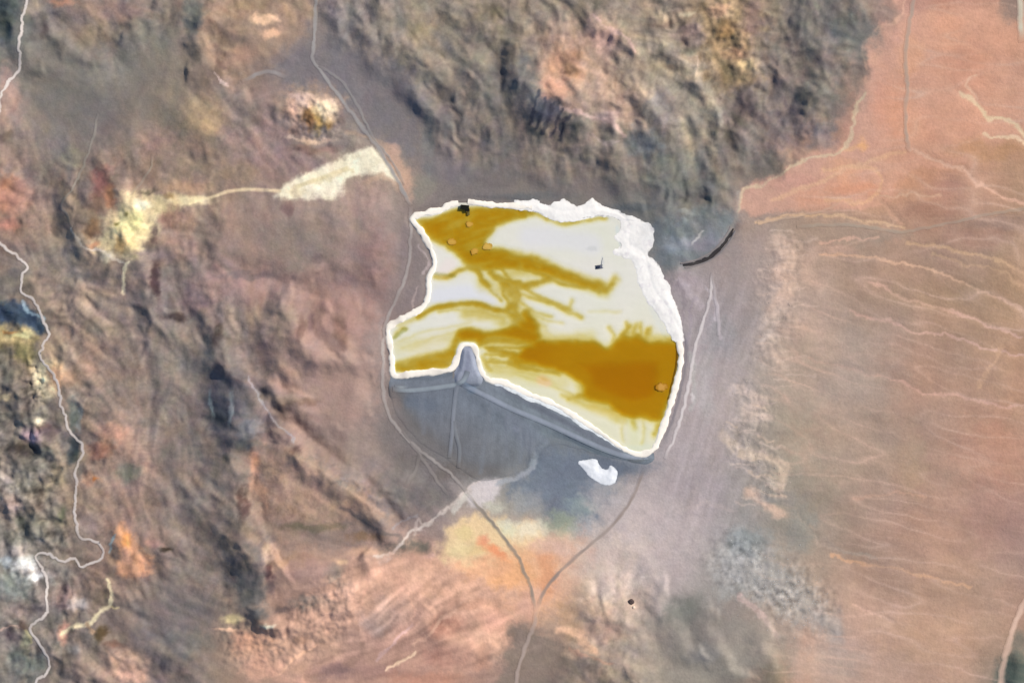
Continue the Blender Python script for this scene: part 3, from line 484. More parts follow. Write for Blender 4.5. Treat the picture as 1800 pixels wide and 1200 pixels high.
# thin pale wash lines fanning over the plain
slope = .02+.26*sst(380, 560, Y)-.08*sst(700, 900, Y); U1 = Y-slope*(X-1400)+6*fbm(X, Y, 120, 2, 861)
w1 = 1-np.abs(perlin(X/210, U1/26, 862))*2.4; w2 = 1-np.abs(perlin(X/120, U1/12, 863))*2.4
U2 = U1+11*fbm(X, Y, 90, 3, 868); w1 = 1-np.abs(perlin(X/190, U2/34, 862))*2.8
wash = (np.clip(w1, 0, 1)**5*.9+np.clip(w2, 0, 1)**4*.28)*sst(20, 90, QD)*sst(1290, 1420, X)*(.45+.9*fbm(X, Y, 150, 3, 864))
wash = np.clip(wash*1.5, 0, 1)[..., None]*.62; C = C*(1-wash)+hx('d6b6a4')*wash
pp = (sst(20, 90, QD)*sst(1290, 1420, X))[..., None]; C = C + pp*sst(300, 460, Y)[..., None]*sst(1380, 1500, X)[..., None]*np.array([-3, -1, 2.])
C = C + pp*np.array([5, -1, -6.])
C = C + pp*np.array([-1, 0, 0.])
C = C + pp*(fbm(X*.5, U1, 60, 4, 865, .6)[..., None]*np.array([17, 14, 12.]) + fbm(X, Y, 130, 3, 866)[..., None]*np.array([7, 1, -3.]))
# north-south streaks on the flats east of the pond
fl = (sst(0, 30, QD)*sst(1150, 1200, X)*(1-sst(1300, 1370, X))*sst(470, 520, Y)*(1-sst(900, 1000, Y)))[..., None]
C = C + fl*fbm(X+.3*(Y-700), Y*.14, 18, 3, 867, .6)[..., None]*np.array([20, 19, 20.])
# streaks following the grain of the hills (beds and wash lines)
def reg(cx, cy, rx, ry): return np.exp(-((X-cx)/rx)**2-((Y-cy)/ry)**2)
th = .95 + 2.6*fbm(X, Y, 190, 3, 761, .6); ca = np.cos(th); sa = np.sin(th)
kk = np.clip(1.4*reg(680, 1090, 300, 130), 0, 1); ca = ca*(1-kk)+.8*kk; sa = sa*(1-kk)-(.55+.9*fbm(X, Y, 110, 2, 763))*kk
kk = np.clip(1.3*reg(1050, 300, 330, 90), 0, 1); ca = ca*(1-kk)+.15*kk; sa = sa*(1-kk)+kk
kk = np.clip(1.3*reg(560, 820, 200, 100), 0, 1); ca = ca*(1-kk)+.85*kk; sa = sa*(1-kk)+.5*kk
nrm = np.hypot(ca, sa)+1e-6; ca, sa = ca/nrm, sa/nrm
def lic(seed, wl_, n, st):
    f = fbm(X, Y, wl_, 2, seed, .6); out = f.copy(); u = X.copy(); v = Y.copy(); cnt = 1
    for sg in (1, -1):
        u, v = X, Y
        for i in range(n):
            u = u+sg*st*ca; v = v+sg*st*sa; out = out+fbm(u, v, wl_, 2, seed, .6); cnt += 1
    return out/cnt*2.2
st1 = lic(770, 13, 4, 7); st2 = lic(780, 24, 3, 12)
vig = .75+.9*reg(60, 880, 150, 380)+.5*reg(1240, 80, 230, 180)+.7*reg(680, 1090, 300, 120)-.35*reg(560, 560, 160, 260)-.4*reg(150, 180, 110, 90)
rr = np.clip(rough+.8*reg(680, 1080, 260, 120), 0, 1)
L += rr*vig*1.2*(.17*np.clip(st1, -1.4, 1.6)+.16*np.clip(st2, -1.4, 1.6)+.10*fbm(WX, WY, 34, 3, 795, .6))
C = C + rough[..., None]*np.clip(st2, -1, 1)[..., None]*np.array([6, 1, -7]) + rough[..., None]*np.clip(st1*hueless(X, Y), -1, 1)[..., None]*np.array([-6, 3, 1])
spk = np.zeros(X.shape)
for pts, wd, a in [([(1300,985),(1350,1015),(1410,1060)],60,.17),([(1340,700),(1300,780),(1350,860)],30,.06),([(1385,450),(1360,560),(1350,620)],34,.06),([(20,640),(30,800),(60,900),(60,1130)],70,.14),([(700,1010),(850,1050),(560,1120)],60,.03),([(1280,60),(1300,120)],60,.10),([(545,200),(560,215)],44,.10),([(220,400),(250,390)],40,.07)]:
    q, d, _ = M0.line(pts, wd*1.5); spk[q] = np.maximum(spk[q], a*(1-sst(.5, 1.4, d/wd)))
L += spk*2.0*fbm(X, Y, 15, 3, 730, .6)*np.clip(.9+1.6*fbm(X, Y, 60, 2, 731), 0, 1.6)
hue = fbm(X, Y, 48, 3, 740, .6)[..., None]; hue2 = fbm(X, Y, 30, 3, 741, .6)[..., None]
C = C*L[..., None] + (rough[..., None]*.7+.3)*(hue*np.array([6, 0, -6]) + hue2*np.array([3, -3, 3]))
C = np.clip(C, 12, 250)

def lin(c):
    c = np.asarray(c, float)/255.0
    return np.where(c <= .04045, c/12.92, ((c+.055)/1.055)**2.4)
def cat(x, y):
    i = np.clip(np.searchsorted(GX, x)-1, 0, NX-2); j = np.clip(np.searchsorted(GY, y)-1, 0, NY-2)
    return C[j, i]

# ------------------------------------------------------------------ mesh and material helpers
def tag(o, label=None, cat_=None, group=None, kind=None):
    for k, v in (('label', label), ('category', cat_), ('group', group), ('kind', kind)):
        if v: o[k] = v
    return o
def mesh_obj(name, V, F, mat, cols=None, depth=None, parent=None, shade=True):
    me = bpy.data.meshes.new(name)
    V = np.asarray(V, np.float32); F = np.asarray(F, np.int32)
    me.vertices.add(len(V)); me.vertices.foreach_set('co', V.ravel())
    k = F.shape[1]; me.loops.add(F.size); me.loops.foreach_set('vertex_index', F.ravel())
    me.polygons.add(len(F)); me.polygons.foreach_set('loop_start', np.arange(0, F.size, k, dtype=np.int32)); me.polygons.foreach_set('loop_total', np.full(len(F), k, np.int32))
    if shade: me.polygons.foreach_set('use_smooth', np.ones(len(F), bool))
    if cols is not None:
        a = me.color_attributes.new('soil', 'FLOAT_COLOR', 'POINT')
        rgba = np.ones((len(V), 4), np.float32); rgba[:, :3] = lin(cols)/GAIN
        a.data.foreach_set('color', rgba.ravel())
    if depth is not None:
        a = me.attributes.new('depth', 'FLOAT', 'POINT'); a.data.foreach_set('value', np.asarray(depth, np.float32))
    me.materials.append(mat); me.update(calc_edges=True); me.validate()
    o = bpy.data.objects.new(name, me); COL.objects.link(o)
    if parent: o.parent = parent
    return o
def new_mat(name):
    m = bpy.data.materials.new(name); m.use_nodes = True; return m, m.node_tree.nodes, m.node_tree.links
def soil_mat(name, scale=.14, bump=.6, vary=.10, rough_=.95, color=None, dist=1.0):
    """soil: the colour of the ground broken by two sizes of procedural grain, with a bumped surface"""
    m, N, Lk = new_mat(name); b = N['Principled BSDF']; b.inputs['Roughness'].default_value = rough_; b.inputs['Specular IOR Level'].default_value = .12
    tc = N.new('ShaderNodeTexCoord')
    n1 = N.new('ShaderNodeTexNoise'); n1.inputs['Scale'].default_value = scale; n1.inputs['Detail'].default_value = 5; n1.inputs['Roughness'].default_value = .65
    Lk.new(tc.outputs['Object'], n1.inputs['Vector'])
    mr = N.new('ShaderNodeMapRange'); mr.inputs['From Min'].default_value = .25; mr.inputs['From Max'].default_value = .75
    mr.inputs['To Min'].default_value = 1-vary; mr.inputs['To Max'].default_value = 1+vary; Lk.new(n1.outputs['Fac'], mr.inputs['Value'])
    mx = N.new('ShaderNodeVectorMath'); mx.operation = 'SCALE'
    if color is None:
        at = N.new('ShaderNodeVertexColor'); at.layer_name = 'soil'; Lk.new(at.outputs['Color'], mx.inputs[0])
    else:
        mx.inputs[0].default_value = color
    Lk.new(mr.outputs[0], mx.inputs['Scale']); Lk.new(mx.outputs[0], b.inputs['Base Color'])
    bp = N.new('ShaderNodeBump'); bp.inputs['Strength'].default_value = bump; bp.inputs['Distance'].default_value = dist
    n2 = N.new('ShaderNodeTexNoise'); n2.inputs['Scale'].default_value = scale*1.6; n2.inputs['Detail'].default_value = 6
    Lk.new(tc.outputs['Object'], n2.inputs['Vector']); Lk.new(n2.outputs['Fac'], bp.inputs['Height']); Lk.new(bp.outputs[0], b.inputs['Normal'])
    return m
def W(x, y, z): return np.stack([np.asarray(x, float)-900, 600-np.asarray(y, float), np.asarray(z, float)+0*np.asarray(x, float)], -1)
def flat_col(s): return tuple(lin(hx(s))/GAIN)

# ------------------------------------------------------------------ the land
idx = np.arange(NX*NY).reshape(NY, NX)
F = np.stack([idx[1:, :-1], idx[1:, 1:], idx[:-1, 1:], idx[:-1, :-1]], -1).reshape(-1, 4)
soil = soil_mat('desert_soil')
tag(mesh_obj('ground', W(X, Y, H).reshape(-1, 3), F, soil, C.reshape(-1, 3)), kind='structure', label='brown and orange desert hills and gravel fan around the pond')

# ------------------------------------------------------------------ tailings and water of the pond (1.5 m grid)
px_ = np.arange(676, 1206, 1.5); py_ = np.arange(346, 808, 1.5); PX, PY = np.meshgrid(px_, py_)
wob = 7
PXW = PX + wob*fbm(PX, PY, 26, 5, 801, .72); PYW = PY + wob*.75*fbm(PX, PY, 26, 5, 802, .72)
MP = Map(px_, py_, PX, PY); MPW = Map(px_, py_, PXW, PYW, 6)
q, d = MP.poly(POND, 40); PI_ = np.full(PX.shape, -99.); PI_[q] = d
D = np.zeros(PX.shape)
NP = fbm(PX*.6, PY*1.5, 16, 4, 810, .6)
def dpoly(pts, soft, v):
    q, d = MPW.poly(pts, 40); D[q] = np.maximum(D[q], v*sst(-soft*1.2, soft*1.2, d+2*NP[q]))
def dline(pts, wd, v, n=5):
    q, d, _ = MPW.line(pts, wd*2+6); D[q] = np.maximum(D[q], v*np.exp(-1.3*np.clip(d/wd+.3*NP[q], 0, 9)**2.2))
dpoly([(733,387),(755,385),(785,374),(812,368),(850,365),(905,367),(940,373),(935,379),(905,383),(882,393),(864,405),(853,422),(862,437),(885,438),(905,446),(935,455),(925,468),(890,472),(850,474),(828,469),(808,452),(785,432),(765,428),(752,412)], 6, .80)
dpoly([(738,395),(760,388),(800,382),(790,400),(800,430),(790,425),(765,420)], 8, .88)
dpoly([(845,380),(880,374),(895,380),(865,390)], 7, .78); dpoly([(810,445),(840,440),(885,445),(900,462),(850,470),(825,465)], 8, .86)
dline([(880,452),(930,459),(965,472),(1000,487),(1040,501),(1062,508)], 12, .78); dline([(925,466),(970,478),(990,486)], 9, .85); dline([(1055,513),(1072,505),(1082,490)], 8, .62)
dline([(822,468),(840,478),(850,495),(858,503)], 6, .7); dline([(764,487),(785,487),(800,480),(820,470)], 4.5, .55)
dline([(862,478),(885,497),(905,505),(935,500),(965,490)], 7, .62); dline([(885,497),(897,512),(905,530),(900,548),(905,562)], 14, .5)
dline([(900,505),(925,520),(955,530),(985,541),(1003,550),(1022,558)], 4.5, .52); dline([(1003,540),(1006,528)], 4, .32); dline([(910,515),(900,535),(890,548)], 8, .62)
dline([(735,557),(755,545),(775,539),(800,536),(825,533),(845,537),(870,544),(895,549),(905,560)], 4.6, .78); dline([(695,590),(702,581),(712,577)], 4.5, .42)
dline([(905,556),(920,565),(938,570)], 10, .75)
dpoly([(800,592),(806,583),(828,578),(850,583),(880,582),(905,570),(930,560),(942,566),(945,600),(930,603),(900,594),(870,592),(850,598),(842,604),(832,598),(808,597)], 6, .93)
dline([(925,555),(935,570),(940,590)], 12, .95)
dpoly([(694,652),(692,640),(712,632),(745,624),(780,617),(790,605),(800,588),(812,592),(806,606),(799,628),(786,647),(750,650)], 7, .62); dline([(735,642),(760,638),(790,632)], 6, .78); dline([(795,625),(798,605),(806,590)], 6, .78)
dline([(845,603),(870,598),(905,600),(945,604)], 8, .58); dline([(862,615),(900,622),(930,626),(960,632)], 5, .72); dline([(855,635),(890,637),(930,640)], 4, .42); dline([(905,632),(945,634)], 11, .88); dline([(845,625),(855,640),(862,652)], 5,.35)
dline([(895,640),(940,650),(980,655)], 5, .5)
BIG = [(935,605),(950,598),(990,598),(1045,600),(1062,611),(1078,604),(1092,590),(1108,592),(1122,588),(1140,600),(1160,600),(1196,600),(1200,625),(1192,660),(1182,695),(1170,722),(1160,738),(1130,734),(1100,731),(1080,719),(1055,708),(1030,700),(1012,696),(1028,688),(1012,668),(990,655),(960,645),(930,638),(910,628),(918,616)]
dpoly(BIG, 5, 1.0); dpoly([(970,625),(1040,625),(1150,620),(1170,640),(1160,700),(1110,718),(1060,700),(1035,690),(1020,660)], 22, 1.24)
dline([(1092,592),(1100,580),(1106,572)], 5, .55); dline([(1112,590),(1118,574)], 7, .42); dline([(1135,596),(1140,580)], 5, .6)
dline([(1000,700),(1022,697),(1040,705)], 5, .5); dline([(985,694),(1005,697)], 4, .35)
dline([(925,375),(945,376),(965,386),(985,393),(1010,391),(1040,386),(1065,384)], 3.6, .5)
dline([(1162,735),(1158,750),(1150,765)], 6, .5); dline([(1113,740),(1115,752)], 5, .35)
dline([(1035,548),(1062,547),(1090,548)], 2.6, .18); dline([(700,560+10),(720,562),(740,556)], 6, .22); dline([(700,610),(730,606),(770,600),(795,592)], 14, .14); dline([(940,590),(985,596),(1040,592)], 12, .22)
dline([(1010,705),(1060,722),(1095,740)], 9, .3); dline([(870,650),(940,662),(990,672)], 14, .17); dline([(1130,596),(1185,598)], 9, .4); dline([(850,500),(880,510)], 16, .2); dline([(900,480),(945,478)], 12, .26)
dline([(935,560),(955,575),(960,592)], 8, .22); dline([(820,550),(860,552),(885,565)], 14, .3); dline([(760,645),(720,648)], 6, .5)
rot_u = PX*.90+PY*.43; rot_v = -PX*.43+PY*.90; lw = 1-sst(840, 960, PX)
PD2 = 0; sA = ridged(rot_u*.35, rot_v*1.5, 22, 4, 870, .65)*(1-lw) + ridged((PX*.97-PY*.22)*.3, (PX*.22+PY*.97)*1.5, 22, 4, 871, .65)*lw
near = blur(D, 60); calm = sst(.80, 1.05, blur(D, 12))
D = D*(1-(1-calm)*.36*(1-sst(.20, .60, sA)))*(1+(1-calm)*.25*fbm(PX, PY, 9, 3, 873, .6))
D = np.maximum(D, (.01+.17*np.clip(sA, 0, 1)**2)*sst(.02, .40, near))
D = np.clip(D, 0, 2)
# fine threads of water between the broad stains
for pts, wd, v in [([(748,392),(790,430),(830,462)],3,.95),([(800,400),(815,440),(850,470)],3,.95),([(850,372),(880,378),(925,380)],3,.95),([(868,405),(850,425),(862,440)],3,.7),
    ([(885,445),(925,458),(965,474),(1005,490)],4,1.0),([(905,470),(950,482),(985,498),(1020,506)],3,.8),([(1050,500),(1065,508),(1075,500)],4,.85),([(838,470),(850,490),(862,510),(880,528)],2.6,.7),
    ([(868,482),(890,492),(915,496)],3,.75),([(880,470),(895,488),(905,498),(930,500),(958,494),(968,486)],3,.75),([(892,498),(885,515),(895,535),(888,550)],3,.7),([(905,500),(915,520),(905,540),(912,556)],3,.75),
    ([(920,505),(945,520),(975,532),(1005,545)],2.6,.7),([(912,530),(940,548),(970,556)],2.4,.5),([(925,545),(960,562),(990,568)],2.2,.35),([(760,541),(800,533),(840,534),(865,540)],2.6,.95),
    ([(770,548),(810,545),(850,550),(885,562)],2.2,.45),([(700,600),(740,585),(790,575),(830,566)],2.0,.25),([(705,612),(750,598),(800,583)],2.0,.3),([(720,640),(765,628),(795,616)],3,.85),([(705,650),(750,645),(780,640)],3,.9),
    ([(822,586),(855,590),(890,582),(930,574)],5,1.02),([(855,610),(900,612),(940,612)],2.6,.8),([(852,622),(895,626),(930,632)],2.4,.65),([(860,630),(910,640),(950,650),(985,660)],2.4,.6),
    ([(868,642),(920,654),(965,668)],2.2,.4),([(900,656),(950,672),(1000,690)],2.2,.35),([(1000,690),(1040,706),(1075,724),(1100,740)],2.6,.4),([(1080,725),(1092,750),(1096,775)],2,.3),([(1130,735),(1132,760),(1128,780)],2.2,.3),
    ([(950,585),(985,592),(1020,590)],2.2,.3),([(1070,575),(1080,590),(1075,602)],3,.5),([(1100,565),(1104,585)],3,.6),([(1126,568),(1128,590)],3,.55),([(1145,575),(1142,595)],2.6,.45)]:
    q_, d_, _ = MPW.line(pts, wd*3+8); D[q_] = np.maximum(D[q_], v*np.exp(-(d_/wd)**2)*(.75+.4*NP[q_]))
streak = fbm(PX*.35+PY*.1, PY*2.2, 14, 3, 820, .6); D = D + .07*streak*sst(.1, .5, D)*(1-sst(.75, 1, D)) + .03*np.clip(streak, 0, 1)
# islets stay dry
ISL = [(825,394,5,'cc9f46'),(794,425,6,'cca046'),(834,442,5.5,'ca9c42'),(857,433,6.5,'d4ac52'),(1163,680,8,'cc9848')]
for x, y, r, c in ISL:
    dd = np.hypot(PX-x, (PY-y)); D *= sst(r*.3, r*1.5, dd)*.55+.45
D = .5*blur(D, 2)+.5*blur(D, 16)
D = np.clip(D, 0, 1.28)
edge = sst(0, 6, PI_)
bed = .12*(1-sst(0, .03, D)) - .03 - 2.0*D + .05*fbm(PX, PY, 24, 3, 830, .6)*(1-sst(0, .02, D))
bed = bed*edge + (1-edge)*.3
bc = np.ones(PX.shape+(3,))*np.array([225, 222, 207.])
bc += 5*fbm(PX, PY, 90, 2, 840)[..., None]*np.array([1, .4, 1.6]) + 3.5*fbm(PX*.5, PY*1.6, 22, 4, 850, .6)[..., None]
far = sst(560, 700, PY+.2*PX-160)[..., None]; bc = bc + far*np.array([2, 0, -14])
def bput(pts, wd, col, a):
    q, d, _ = MPW.line(pts, wd*1.6); m = ((1-sst(.2, 1, d/wd))*a)[..., None]; bc[q] = bc[q]*(1-m)+hx(col)*m
bput([(770,520),(820,515),(860,525)], 26, 'dcdce4', .7); bput([(930,415),(990,420),(1040,430)], 30, 'dcdade', .6); bput([(790,465),(780,480)], 18, 'ecdcd4', .6)
bput([(952,668),(962,672)], 13, 'f4d4ce', .7); bput([(1110,740),(1118,790)], 14, 'dcdab4', .8); bput([(1100,725),(1060,725),(1040,715)], 12, 'e8dcb4', .6); bput([(1100,790),(1140,785)], 10, 'd8dcc4', .6)
bput([(1035,437),(1045,437)], 6, 'c8c8c4', .6); bput([(1058,452),(1060,470)], 3.5, 'c8cac8', .6); bput([(1120,455),(1124,480)], 5, 'c8c4c0', .6); bput([(695,592),(712,578)], 6, 'a8b080', .6)
bput([(1145,540),(1170,590)], 10, 'dcdcd0', .7); bput([(1085,400),(1092,430)], 7, 'd2d8d2', .8); bput([(760,480),(800,484)], 5, 'b0b080', .5)
ins = PI_ > -3
def grid_sub(mask, XX, YY, Z, name, mat, cols=None, depth=None):
    ny, nx = XX.shape; cell = mask[:-1, :-1] & mask[1:, :-1] & mask[:-1, 1:] & mask[1:, 1:]
    id_ = np.arange(nx*ny).reshape(ny, nx); F = np.stack([id_[1:, :-1], id_[1:, 1:], id_[:-1, 1:], id_[:-1, :-1]], -1)[cell]
    used, inv = np.unique(F, return_inverse=True)
    V = W(XX, YY, Z).reshape(-1, 3)[used]
    return mesh_obj(name, V, inv.reshape(F.shape), mat, None if cols is None else cols.reshape(-1, 3)[used], None if depth is None else depth.ravel()[used])
tail = soil_mat('pale_tailings', scale=.10, bump=.12, vary=.015, rough_=.9)
tag(grid_sub(ins, PX, PY, bed, 'tailings_flat', tail, bc), kind='structure', label='pale grey tailings flat inside the pond')
# amber water: tinted by the depth it stands over the tailings
m, N, Lk = new_mat('amber_water'); out = N['Material Output']; N.remove(N['Principled BSDF'])
at = N.new('ShaderNodeAttribute'); at.attribute_name = 'depth'
comb = N.new('ShaderNodeCombineColor')
for i, t in enumerate((.885, .635, .075)):
    pw = N.new('ShaderNodeMath'); pw.operation = 'POWER'; pw.inputs[0].default_value = t
    Lk.new(at.outputs['Fac'], pw.inputs[1]); Lk.new(pw.outputs[0], comb.inputs[i])
tr = N.new('ShaderNodeBsdfTransparent'); Lk.new(comb.outputs[0], tr.inputs['Color'])
gl = N.new('ShaderNodeBsdfGlossy'); gl.inputs['Roughness'].default_value = .06
fr = N.new('ShaderNodeFresnel'); fr.inputs['IOR'].default_value = 1.33
nz = N.new('ShaderNodeTexNoise'); nz.inputs['Scale'].default_value = .5; nz.inputs['Detail'].default_value = 3; tc = N.new('ShaderNodeTexCoord'); Lk.new(tc.outputs['Object'], nz.inputs['Vector'])
bp = N.new('ShaderNodeBump'); bp.inputs['Strength'].default_value = .15; bp.inputs['Distance'].default_value = .2; Lk.new(nz.outputs['Fac'], bp.inputs['Height']); Lk.new(bp.outputs[0], gl.inputs['Normal'])
mxs = N.new('ShaderNodeMixShader'); k1 = N.new('ShaderNodeMath'); k1.operation = 'MULTIPLY'; k1.use_clamp = True; k1.inputs[1].default_value = 2.5; Lk.new(at.outputs['Fac'], k1.inputs[0]); k2 = N.new('ShaderNodeMath'); k2.operation = 'MULTIPLY'; Lk.new(k1.outputs[0], k2.inputs[0]); Lk.new(fr.outputs[0], k2.inputs[1]); Lk.new(k2.outputs[0], mxs.inputs[0]); Lk.new(tr.outputs[0], mxs.inputs[1]); Lk.new(gl.outputs[0], mxs.inputs[2]); Lk.new(mxs.outputs[0], out.inputs['Surface'])
WD = np.clip((1+.16*(1-sst(930, 1010, PX)))*(D*edge)**1.22, 0, 1.4)
tag(grid_sub((D*edge > .004) & (PI_ > 1), PX, PY, 0*PX, 'water', m, None, WD), kind='structure', label='amber brown water lying in channels and a deep pool')

# ------------------------------------------------------------------ ribbons: berm, channel, roads
def frame(P):
    P = np.array(P); T = np.gradient(P, axis=0); T /= np.linalg.norm(T, axis=1)[:, None]+1e-9
    return P, np.stack([-T[:, 1], T[:, 0]], -1)
def resample(pts, step, closed=False):
    P = smooth(pts, 8, closed)
    if closed: P.append(P[0])
    P = np.array(P); s = np.r_[0, np.cumsum(np.hypot(*np.diff(P, axis=0).T))]; n = max(3, int(s[-1]/step)+1)
    t = np.linspace(0, s[-1], n); return np.stack([np.interp(t, s, P[:, 0]), np.interp(t, s, P[:, 1])], -1)
def ribbon(name, pts, offs, zs, mat, col=None, alpha=None, step=3.0, wl_=25, jit=.15, base=None, seed=0, fade=True, wander=0, taper=False):
    """offs: cross offsets in metres, zs: height of each above the land, alpha: share of col against the soil beside it"""
    C0 = resample(pts, step)
    if wander: C0 = C0 + wander*np.stack([fbm(C0[:, 0], C0[:, 1], 22, 3, 1200+seed, .7), fbm(C0[:, 0], C0[:, 1], 22, 3, 1230+seed, .7)], -1)
    P_, Nn = frame(C0); n = len(P_)
    jw = 1+jit*fbm(C0[:, 0]*1.0, C0[:, 1]*1.0, wl_, 3, 1000+seed, .6)*2
    if taper: jw = jw*(.35+.75*np.sin(np.pi*np.linspace(0, 1, n))**.7)
    V = []; cols = []; soilc = cat(C0[:, 0]+Nn[:, 0]*max(offs)*1.4, C0[:, 1]+Nn[:, 1]*max(offs)*1.4)
    var = 1+.6*fbm(C0[:, 0], C0[:, 1], 40, 3, 1100+seed, .6)
    fd = np.minimum(1, np.minimum(np.arange(n), np.arange(n)[::-1])/8.0) if fade else np.ones(n)
    for k, (o, z) in enumerate(zip(offs, zs)):
        x = P_[:, 0]+Nn[:, 0]*o*jw; y = P_[:, 1]+Nn[:, 1]*o*jw
        V.append(W(x, y, (hat(x, y) if base is None else base)+z))
        own = cat(x, y); a = np.clip((alpha[k] if alpha else 1)*var*fd, 0, 1)[:, None]
        cols.append(own*(1-a)+(hx(col) if col else 0)*a)
    m_ = len(offs); V = np.stack(V, 1).reshape(-1, 3); cols = np.stack(cols, 1).reshape(-1, 3)
    i = np.arange(n-1)[:, None]*m_+np.arange(m_-1)[None, :]
    F = np.stack([i, i+1, i+m_+1, i+m_], -1).reshape(-1, 4)
    a = V[F[0]]; nz_ = np.cross(a[1]-a[0], a[2]-a[0])[2]
    if nz_ < 0: F = F[:, ::-1]
    return mesh_obj(name, V, F, mat, cols)
road_m = soil_mat('track_gravel', scale=.3, bump=.3, vary=.05, dist=.4)
def road(pts, wd, col, a, label, name='road', lift=.45, seed=0, jit=.3, wander=3.5):
    offs = [wd*t for t in (-.75, -.45, -.2, 0, .2, .45, .75)]
    o = ribbon(name, pts, offs, [lift*.5, lift*.9, lift, lift*1.05, lift, lift*.9, lift*.5], road_m, col, [0, .6*a, a, .93*a, a, .6*a, 0], seed=seed, jit=jit, wander=wander)
    tag(o, kind='structure', label=label)
W1 = [(x+1.6*math.sin(i*2.1), y) for i, (x, y) in enumerate(W1)]
road(W1, 4.3, 'd8ccc3', 1.0, 'pale winding dirt road down the west hills', seed=1, wander=7, lift=.7)
road([(556,-60),(555,0),(553,60),(550,104),(562,122),(585,155),(610,188),(638,225),(662,256),(684,292),(706,330),(722,362)], 5.6, 'a19c98', .85, 'grey road coming in from the north past the cream slope', seed=2)
road([(560,118),(582,128),(604,148),(624,178),(640,210),(655,240),(672,262),(690,285),(712,325)], 4, '999590', .6, 'thin grey loop track beside the north road', seed=3)
road([(722,362),(722,400),(721,440),(716,475),(704,512),(686,548),(676,580),(674,640),(674,690),(683,728),(706,760),(736,790),(776,820),(802,842),(822,868)], 5, 'a89f99', .75, 'grey track following the west bank of the pond', seed=4)
road([(822,868),(850,900),(880,935),(905,970),(920,1000),(934,1035),(942,1072)], 5.5, '8e8478', .8, 'dark track crossing the yellow and orange ground', seed=5)
road([(942,1072),(940,1095),(926,1130),(913,1170),(906,1215),(900,1260)], 6, 'b5a298', .7, 'pale track leaving the fork to the south', seed=6)
road([(1133,822),(1126,842),(1115,868),(1098,897),(1070,930),(1040,955),(1005,985),(975,1015),(955,1042),(944,1072)], 5.5, '94857c', .72, 'brown track from the dam corner to the southern fork', seed=7, wander=1.5)
road([(706,758),(735,795),(760,832),(785,868)], 4.5, '99908a', .55, 'faint track south of the dam toe', seed=8)
road([(738,800),(728,830),(712,855)], 5, '8e8680', .5, 'short spur track in the dark hollow', seed=9)
road([(1168,806),(1183,775),(1196,735),(1206,700),(1214,655),(1224,605),(1238,560),(1248,520),(1252,480)], 4.5, 'd4cac6', 1.0, 'pale track following the east bank of the pond', seed=10)
road([(1209,600),(1203,650),(1194,700),(1180,745),(1160,785)], 4.5, '8f8788', .6, 'dark narrow track at the foot of the east bank', seed=11)
road([(1264,590),(1262,550),(1256,515),(1252,480)], 4, 'c0b6b6', .5, 'faint pale track on the flat east of the pond', seed=12)
road([(1612,-60),(1606,0),(1596,60),(1592,100),(1595,150),(1592,200),(1594,240),(1602,266)], 6, 'b09c8c', .7, 'grey road running south over the orange fan', seed=13)
road([(1400,398),(1480,395),(1540,401),(1577,408),(1625,401),(1680,389),(1740,376),(1800,368),(1860,364)], 5, 'a89e8e', .4, 'greenish grey road crossing the eastern fan', seed=14)
road([(1830,1020),(1803,1052),(1788,1082),(1775,1120),(1763,1168),(1756,1215),(1750,1260)], 9, 'dfbca6', .85, 'wide pink road at the southeast corner', seed=15)
road([(1795,-60),(1794,0),(1793,40),(1796,74)], 9, 'd6ccb4', .85, 'short white road at the northeast corner', seed=16, jit=.05)
road([(425,144),(445,134),(470,127),(492,130),(505,138)], 6, 'a29c99', .7, 'pale bent track in the northern valley', seed=17)
road([(225,348),(245,325),(265,295),(270,270)], 4, 'a89c8c', .5, 'faint track climbing from the yellow ground', seed=18)
road([(128,400),(118,375),(108,360),(130,330),(160,260),(172,200)], 3.5, 'a09a8e', .5, 'thin pale track in the western valley', seed=19)
road([(1480,352),(1440,372),(1330,392)], 4, 'c4a890', .4, 'thin track on the edge of the fan', seed=20)

# raised crusted berm round the pond
crust = soil_mat('cream_crust', scale=.22, bump=.35, vary=.03, rough_=.85, dist=.6)
BERM = [(1193,600),(1197,626),(1193,656),(1184,692),(1173,728),(1163,757),(1152,784),(1139,795),(1119,798),(1092,786),(1062,765),(1030,744),
        (1000,725),(965,706),(932,694),(902,680),(882,671),(859,668),(846,653),(840,632),(834,611),(825,606),(812,608),(805,626),
        (797,644),(783,652),(757,654),(725,657),(693,660),(689,632),(685,602),(682,580),(691,569),(715,556),(737,545),(749,531),
        (754,512),(754,488),(763,470),(763,453),(753,429),(740,406),(725,384),(752,374),(774,370),(789,361),(806,357)]
def bank(name, pts, wd, h, col, lab, seed, offx=0, parent=None):
    offs = [wd*t for t in (-1.15, -.75, -.4, 0, .4, .75, 1.15)]
    o = ribbon(name, pts, offs, [-1.2, h*.75, h*.97, h, h*.97, h*.7, -1.2], crust, col, ([.75, .93, 1, 1, 1, 1, 1] if True else 0), step=2.2, jit=.45, base=0.0, seed=seed, fade=False, wl_=18)
    if parent: o.parent = parent
    elif lab: tag(o, lab, 'berm')
    return o
bank('berm', BERM, 5.4, 1.4, 'fff6e6', 'cream crusted berm curving round the west, south and east of the pond', 30)
bank('berm', [(822,355),(838,357),(870,361),(905,362),(935,364)], 5.4, 1.4, 'fff6e6', 'short cream berm on the north shore east of the dark intake', 31)

